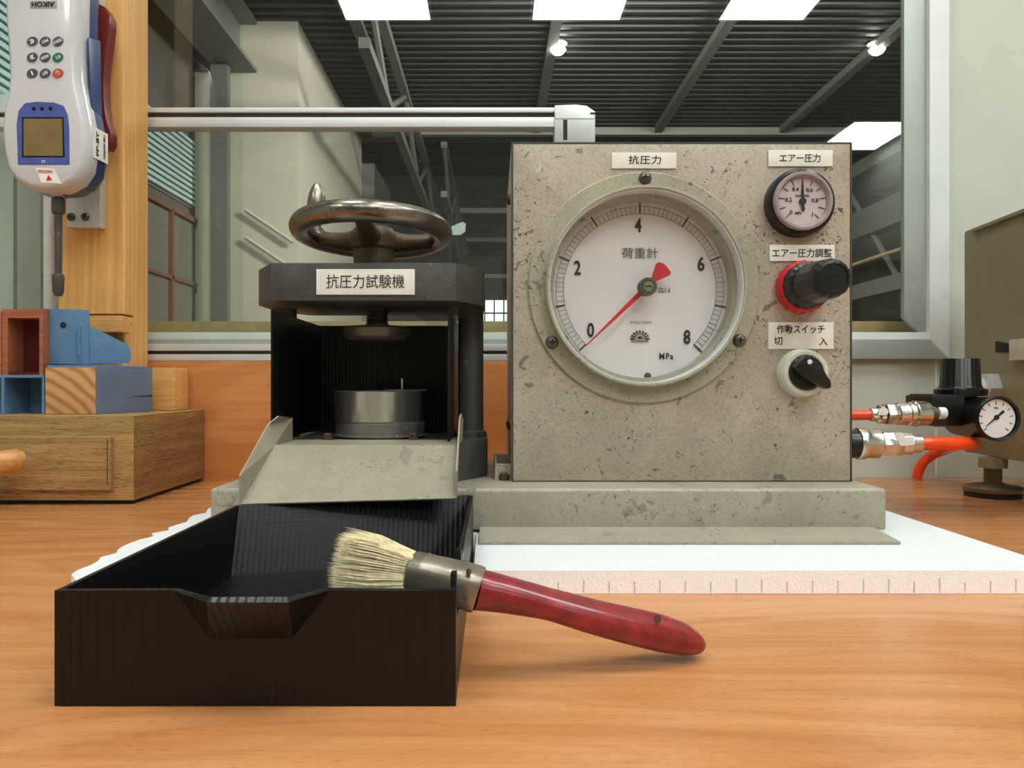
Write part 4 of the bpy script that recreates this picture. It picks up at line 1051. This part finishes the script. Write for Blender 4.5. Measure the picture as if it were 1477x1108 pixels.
fe = link('ferrule', loft(fpath, [(a*0.325/F, c, 8) for a, c in fdim], 32, 3.2), M['ferrule'], br_, smooth=True, angle=60, label='tarnished metal ferrule')
p = P(671, 826, 0.3125)
for q in (P(676, 826, 0.3125), P(672, 864, 0.3125)): lathe('nail', q, (0, -1, 0), [(0.0012, -0.002), (0.0010, 0.0006), (0, 0.0010)], M['screw'], fe, n=14)
# bristles: several hundred thin tapered hairs, one tuft
bm = bm_new(); rnd = random.Random(3)
ax = (bp[0]-bp[1]); upv = Vector((0.15, 0, 1)).normalized(); dep = Vector((0, 1, 0))
for i in range(1500):
    u = rnd.uniform(-1, 1); v = rnd.uniform(-1, 1)
    if i < 600: v = -abs(v)**0.3*1.0
    root = bp[1]+upv*u*0.0066+dep*v*0.0066-ax*0.02
    ln = rnd.uniform(0.93, 1.06)-0.05*abs(u+0.25)-(0.02 if rnd.random() < .8 else -0.02)
    tipu = u*0.0118+rnd.gauss(0, 0.0008); tipv = v*0.0082+rnd.gauss(0, 0.0007)
    tip_ = bp[1]+ax*ln+upv*tipu+dep*tipv
    mid = (root+tip_)/2+upv*(rnd.gauss(0, 0.0004)+u*0.0012)+dep*rnd.gauss(0, 0.0004)
    wd = 0.00022
    a1, a2, a3 = [upv*math.cos(q)*wd+dep*math.sin(q)*wd for q in (0, 2.1, 4.2)]
    r1 = [bm.verts.new(root+q) for q in (a1, a2, a3)]; r2 = [bm.verts.new(mid+q) for q in (a1, a2, a3)]; r3 = bm.verts.new(tip_)
    for k in range(3):
        bm.faces.new((r1[k], r1[(k+1) % 3], r2[(k+1) % 3], r2[k])); bm.faces.new((r2[k], r2[(k+1) % 3], r3))
link('bristles', bm, M['bristle'], br_, kind='stuff', label='pale cream bristles')

# ================================================================ LEFT: OAK BOX
bz1 = Z(600, 0.778); DX = X(193, 0.778)
ob = thing('oak_box', (-0.55, 0.87, TT), 'oak veneered wooden box with front flap and turned knob', 'box')
b = bm_new(); add_box(b, -0.86, DX, 0.778, 0.968, TT+0.0045, bz1, 0.0006)
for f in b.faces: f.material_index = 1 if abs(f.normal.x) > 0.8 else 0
link('body', b, [M['oak'], M['oak_side']], ob, smooth=True)
box('plinth', -0.85, DX-0.004, 0.784, 0.965, TT, TT+0.0045, M['black_matte'], ob)
fl = box('front_flap', -0.80, X(160, 0.772), 0.7715, 0.778, Z(707, 0.772), Z(630, 0.772), M['oak'], ob, bev=0.0014)
box('flap_groove', X(154, 0.771), X(155.2, 0.771), 0.7711, 0.7722, Z(700, 0.772), Z(634, 0.772), M['edge'], fl)
lathe('knob', P(-8, 669, 0.7715), (0, -1, 0), [(0.009, 0), (0.0075, 0.003), (0.007, 0.012), (0.0115, 0.020), (0.0135, 0.026), (0.0125, 0.032), (0.007, 0.035), (0, 0.0355)], M['knob_wood'], fl, n=40, label='turned wooden knob')
# the visible dowel lying to the left of the flap
tube('dowel', [P(-30, 672, 0.735), P(10, 666, 0.742), P(24, 664, 0.748), P(33, 663.5, 0.752)], [0.010, 0.0115, 0.0112, 0.0085], M['knob_wood'], fl, n=28, label='round wooden dowel handle')

zt_ = bz1
# painted timber block with end grain
f0 = Vector((X(65, 0.814), 0.814, 0)); f1 = Vector((X(138, 0.814), 0.814, 0)); bk = Vector((X(220, 0.897), 0.897, 0))
dv = bk-f1
bt = zt_+0.0500
tb = thing('painted_timber_block', (f0.x+0.02, 0.84, zt_), 'blue-painted timber block showing bare end grain, on the oak box', 'block')
b = bm_new(); add_prism(b, [(f0.x, f0.y, zt_+0.0002), (f1.x, f1.y, zt_+0.0002), (f1.x, f1.y, bt), (f0.x, f0.y, bt)], dv, 0.0012)
b.normal_update()
for f in b.faces: f.material_index = 1 if f.normal.y < -0.9 else 0
link('timber', b, [M['blue_wood'], M['endgrain']], tb, smooth=True)
p0 = f1+dv*0.55; p1 = f1+dv*0.98
prism('paint_crack', [(p0.x+0.0003, p0.y, zt_+0.018), (p1.x+0.0003, p1.y, zt_+0.0175), (p1.x+0.0003, p1.y, zt_+0.0200)], (0.0003, 0, 0), M['edge'], tb)
tag(box('pale_wood_block', X(217, 0.925)+0.001, X(253, 0.925), 0.925, 0.965, zt_+0.0002, Z(530.5, 0.925), M['pine_h'], bev=0.003), 'pale pine block on the oak box behind the blue timber', 'block')
# blue gusset bracket
gb = thing('blue_gusset_bracket', (f0.x+0.02, 0.84, bt), 'blue painted steel bracket with gusset standing on the timber block', 'bracket')
prism('upright_plate', [P(63, 525, 0.835), P(63, 445, 0.835), P(127, 447, 0.835), P(128, 525, 0.835)], (0, 0.003, 0), M['blue'], gb, bev=0.0004)
lathe('bolt_hole', P(91, 469, 0.8345), (0, -1, 0), [(0.0034, -0.0005), (0.0034, 0.0001), (0, 0.0001)], M['black_matte'], gb, n=24, label='dark bolt hole')
g0 = P(114, 520, 0.833); gd = Vector((X(189, 0.860)-g0.x, 0.860-0.833, 0))
def gp(u, py_):   # u along the gusset 0..1
    q = g0+gd*u; return Vector((q.x, q.y, Z(py_, q.y)))
prism('gusset', [gp(0, 520), gp(0.02, 463), gp(0.10, 466), gp(0.93, 497), gp(1.0, 507), gp(1.0, 519), gp(0.94, 524), gp(0.2, 524)], (-0.0015, 0.003, 0), M['blue'], gb, bev=0.0005)
tube('weld_bead', spline([gp(0.0, 470), gp(0.01, 480), gp(-0.01, 492), gp(0.01, 503), gp(0, 512)], 3), 0.0019, M['blue'], gb, n=8)
b = bm_new(); add_prism(b, [(f0.x, f0.y+0.004, bt+0.0001), (f1.x, f1.y+0.004, bt+0.0001), (f1.x+dv.x*0.93, f1.y+dv.y*0.93, bt+0.0001), (f0.x+dv.x*0.93, f0.y+dv.y*0.93, bt+0.0001)], (0, 0, 0.0022), 0.0003)
link('foot_plate', b, M['blue'], gb)
# lower blue channel and red box on it
bc = thing('blue_steel_channel', (X(25, .82), 0.84, zt_), 'open blue steel channel bracket on the oak box under the red box', 'bracket')
xa, xb = X(-60, 0.815), X(63, 0.815)
box('top_plate', xa, xb, 0.816, 0.90, Z(545, 0.815), Z(541, 0.815), M['blue'], bc, bev=0.0004)
box('back_plate', xa, xb, 0.862, 0.865, zt_+0.0002, Z(545, 0.815), M['blue'], bc)
box('side_plate', xb-0.0025, xb, 0.816, 0.90, zt_+0.0002, Z(545, 0.815), M['blue'], bc)
box('side_plate', X(1, 0.815), X(5, 0.815), 0.816, 0.862, zt_+0.0002, Z(545, 0.815), M['blue'], bc)
lathe('bolt_hole', P(27, 580, 0.8618), (0, -1, 0), [(0.0042, -0.0005), (0.0042, 0.0001), (0, 0.0001)], M['black_matte'], bc, n=24, label='dark bolt hole')
rb = thing('red_lined_box', (X(25, .82), 0.84, Z(541, .815)), 'small open plywood box with dark red inside, resting on the blue channel', 'box')
za, zc = Z(541, 0.815)+0.0002, Z(446, 0.822)
xa2 = X(3, 0.822); xb2 = X(62, 0.822)
box('side_panel', xb2-0.0040, xb2, 0.822, 0.888, za, zc, M['ply_red'], rb, bev=0.0003)
box('side_panel', xa2, xa2+0.0060, 0.822, 0.888, za, zc, M['ply_red'], rb, bev=0.0003)
box('top_panel', xa2+0.006, xb2-0.004, 0.822, 0.888, zc-0.0095, zc, M['ply_red'], rb, bev=0.0003)
box('bottom_panel', xa2+0.006, xb2-0.004, 0.824, 0.888, za, za+0.003, M['maroon'], rb)
box('back_panel', xa2+0.006, xb2-0.004, 0.85, 0.853, za+0.003, zc-0.0095, M['maroon'], rb, label='dark red back panel')
b = bm_new(); add_box(b, X(-55, 0.822), xa2-0.0008, 0.822, 0.885, za, zc-0.002, 0.0003)
tag(link('red_plywood_block', b, M['ply_red'], smooth=True), 'reddish plywood block at the extreme left beside the red-lined box', 'block')

# ================================================================ PINE POST
post = thing('pine_post', (X(130, 0.9), 0.93, zt_), 'tall pale pine post rising from the oak box', 'post')
pxl, pxr = X(83, 0.899), X(179, 0.899)
box('timber', pxl, pxr, 0.899, 0.962, zt_+0.0002, RZ1-1.6, M['pine'], post, bev=0.0025, seg=3)
bb_ = box('stop_block', X(100, 0.872), X(176, 0.872), 0.872, 0.899, Z(479, 0.872), Z(455, 0.872), M['pine_h'], post, bev=0.0015, label='pine stop block with red top')
box('red_top', X(100, 0.872), X(176, 0.872), 0.872, 0.899, Z(455, 0.872), Z(452.5, 0.872), M['red_handle'], bb_)
b = bm_new()
# second vertical pipe left of the post
pp = tube('silver_upright_tube', [(X(70, 0.97), 0.975, Z(521, 0.97)), (X(70, 0.97), 0.975, E+1.2)], 0.0085, M['alu'], n=24)
tag(pp, 'round silver tube standing between the window and the pine post', 'tube')

# ================================================================ FORCE GAUGE
fg = thing('force_gauge', P(85, 283, 0.84), 'white and blue handheld digital force gauge hanging upside down on the post', 'gauge')
DF = 0.825
half = [(85, 283), (62, 281), (42, 270), (28, 252), (22, 225), (20, 195), (22, 168), (28, 145), (30, 120), (28, 80), (25, 40), (24, 0), (25, -60), (32, -95), (55, -108),
        (100, -108), (122, -95), (131, -60), (132, 0), (131, 50), (129, 90), (130, 125), (136, 155), (143, 190), (144, 225), (140, 252), (128, 270), (108, 281)]
def outline(D, k, inset):
    cxg, cyg = 82.0, 90.0; pts = []
    m = len(half)
    for i, (a, c) in enumerate(half):
        p0_, p1_ = half[i-1], half[(i+1) % m]
        tx, ty = p1_[0]-p0_[0], p1_[1]-p0_[1]; L_ = math.hypot(tx, ty)
        nx, ny = -ty/L_, tx/L_
        if (nx*(cxg-a)+ny*(cyg-c)) < 0 and abs(c-90) < 400: nx, ny = -nx, -ny
        p_ = P(a+nx*inset, c+ny*inset, DF); p_.y = D
        pts.append(p_)
    return pts
def loft_outlines(rings_):
    bm = bm_new(); R_ = [[bm.verts.new(p) for p in r] for r in rings_]
    n = len(R_[0])
    for A_, B_ in zip(R_, R_[1:]):
        for i in range(n): bm.faces.new((A_[i], A_[(i+1) % n], B_[(i+1) % n], B_[i]))
    bm.faces.new(R_[0]); bm.faces.new(R_[-1][::-1]); return bm
bm = loft_outlines([outline(0.800, 1, 9.5), outline(0.8012, 1, 6), outline(0.805, 1, 2.2), outline(0.811, 1, 0.3), outline(0.822, 1, 0)])
shell = link('front_shell', bm, M['fg_white'], fg, smooth=True, angle=50, label='glossy white front shell')
bm = loft_outlines([outline(0.822, 1, 0.2), outline(0.838, 1, 0.4), outline(0.846, 1, 4), outline(0.848, 1, 9)])
link('rear_shell', bm, M['fg_blue'], fg, smooth=True, angle=50, label='dark blue rear shell')
FD = 0.7998
def Pf(a, c, dd=0.0):    # px measured at the front face
    p_ = P(a, c, 0.80); p_.y = FD-dd; return p_
prism('display_panel', [Pf(a, c) for a, c in ((26, 238), (25, 205), (24, 180), (27, 160), (36, 149), (52, 147), (78, 148), (92, 153), (98, 166), (100, 185), (100.5, 238))], (0, 0.0008, 0), M['fg_blue2'], shell, label='blue display surround')
prism('screen_rim', [Pf(a, c, 0.0002) for a, c in ((32, 227), (32, 169), (92, 169), (93.5, 227))], (0, 0.0008, 0), M['black'], shell)
prism('screen', [Pf(a, c, 0.0004) for a, c in ((34.5, 225), (34.5, 171.5), (90, 171.5), (91, 225))], (0, 0.0008, 0), M['lcd'], shell, label='olive blank screen')
for a in (49, 61, 73): lathe('indicator', Pf(a, 157, -0.0001), (0, -1, 0), [(0.0020, 0), (0.0020, 0.0004), (0, 0.0004)], M['black'], shell, n=16)
# keys: 3 columns x 3 rows, each with a white sign
gl_ = [['«', 'PRT', 'ZERO'], ['»', 'MEM', 'F/T'], ['▮', 'SET', '↻']]
for r_, (py_, signs) in enumerate(zip((60, 83, 106), gl_)):
    for c_, px_k in enumerate((47, 65.5, 84)):
        m_ = M['key_green'] if (r_ == 1 and c_ == 2) else M['key_red'] if (r_ == 2 and c_ == 2) else M['key']
        bm = bm_new(); ce = Pf(px_k, py_); pts = []
        for i in range(24):
            a = 2*PI*i/24; u, v = 8.0*math.cos(a), 6.3*math.sin(a)
            t_ = math.radians(25); pts.append(ce+Vector((u*math.cos(t_)-v*math.sin(t_), 0, u*math.sin(t_)+v*math.cos(t_)))*0.8/F)
        add_prism(bm, pts, (0, -0.0008, 0))
        kk = link('key', bm, m_, shell)
        s_ = signs[c_]
        t_ = math.radians(25)
        bm = text_bm(s_, ce+Vector((0, -0.0009, 0)), height=(6.5 if len(s_) == 1 else 4.2)*0.8/F, bold=0.02,
                     right=(-math.cos(t_), 0, -math.sin(t_)), up=(math.sin(t_), 0, -math.cos(t_)))
        link('key_sign', bm, M['ink_white'], shell)
# name strip (upside down), caution sticker, side label
prism('name_strip', [Pf(43, 2), Pf(82, 1), Pf(82, 12.5), Pf(43, 12.5)], (0, 0.0008, 0), M['fg_grey'], shell)
link('brand_lettering', text_bm('AIKOH', Pf(62.5, 6.5, 0.0003), width=33*0.8/F, height=8*0.8/F, bold=0.03, right=(-1, 0, 0), up=(0, 0, -1)), M['ink'], shell)
prism('caution_sticker', [Pf(a, c, 0.0001) for a, c in ((51, 242), (78, 244), (89, 265), (60, 263))], (0, 0.0012, 0), M['label'], shell)
bm = text_bm('CAUTION', Pf(66, 247.5, 0.0004), width=21*0.8/F, height=4.5*0.8/F, bold=0.02, right=(-1, 0, 0.06), up=(0, 0, -1))
add_prism(bm, [Pf(67, 261, 0.0004), Pf(76, 260, 0.0004), Pf(70, 252.5, 0.0004)], (0, 0.0002, 0))
link('caution_print', bm, M['ink_red'], shell)
link('model_print', text_bm('Z2', Pf(63, 233, 0.0003), height=3.5*0.8/F, bold=0.01, right=(-1, 0, 0), up=(0, 0, -1)), M['ink_white'], shell)
# side label on the right flank
def Ps(a, c, D): return P(a, c, D)
xs_ = X(144, 0.825)+0.0008
q0, q1 = Vector((X(141.5, DF)+0.0012, 0.8115, 0)), Vector((X(144, DF)+0.0016, 0.838, 0))
def sp(u, z): q = q0+(q1-q0)*u; return Vector((q.x, q.y, z))
zt1, zb1 = Z(188, DF), Z(232, DF)
prism('asset_label', [sp(0.0, zt1), sp(1, zt1), sp(1, zb1), sp(0, zb1)], (0.0005, 0, 0), M['label'], shell)
dq = (q1-q0).normalized()
link('asset_print', text_bm('PP-BY', sp(0.28, (zt1+zb1)/2)+Vector((0.0008, 0, 0)), width=0.026, height=0.0048, bold=0.02, right=(0, 0, 1), up=-dq), M['ink'], shell)
link('asset_print', text_bm('NOSHOK 2011', sp(0.75, (zt1+zb1)/2)+Vector((0.0008, 0, 0)), width=0.026, height=0.0034, bold=0.02, right=(0, 0, 1), up=-dq), M['ink'], shell)
# dark grip inset on the flank
xg = X(131, DF)+0.001
prism('grip_inset', [(xg, 0.816, Z(60, DF)), (xg, 0.840, Z(50, DF)), (xg+0.002, 0.840, Z(165, DF)), (xg+0.002, 0.818, Z(160, DF))], (0.0016, 0, 0), M['fg_blue'], shell, bev=0.0004, label='dark blue grip inset')
# shaft
sx0 = P(88, 282, 0.83)
lathe('chuck', (sx0.x, 0.825, sx0.z+0.003), (0, 0, -1), [(0.0040, 0), (0.0062, 0.001), (0.0062, 0.006), (0.0052, 0.007)], M['chrome'], fg, n=24)
lathe('shaft', (sx0.x, 0.825, sx0.z-0.004), (0, 0, -1), [(0.0055, 0), (0.0066, 0.001), (0.0066, 0.0125), (0.0060, 0.0165), (0.0038, 0.0175), (0.0036, 0.081), (0.0054, 0.082), (0.0062, 0.086), (0.0056, 0.0925), (0.0056, 0.100), (0.0036, 0.105), (0, 0.105)], M['steel_dark'], fg, n=32)
# mounting plate and red arm
mp = thing('mounting_plate', P(120, 330, 0.89), 'flat grey steel mounting plate screwed to the pine post behind the gauge', 'plate')
box('plate', X(96, 0.885), X(144, 0.885), 0.885, 0.8988, Z(328, 0.885), Z(-60, 0.885), M['alu_joint'], mp, bev=0.0008)
box('spacer', X(70, 0.885), X(120, 0.885), 0.8485, 0.885, Z(200, 0.885), Z(20, 0.885), M['steel_dark'], mp)
for a in (102.5, 123): phillips('plate_screw', P(a, 313, 0.8845), 0.0046, mp)
rh = [(118, -6), (140, 4), (152, 10), (158, 22), (158, 34), (155, 60), (151, 90), (149, 120), (150, 150), (153, 172), (159, 190), (159, 205), (154, 214), (148, 213), (142, 200), (139, 170), (138, 120), (138, 60), (134, 20)]
prism('red_arm', [P(a, c, 0.868) for a, c in rh], (0, 0.017, 0), M['red_handle'], mp, bev=0.002, label='dark red curved arm')
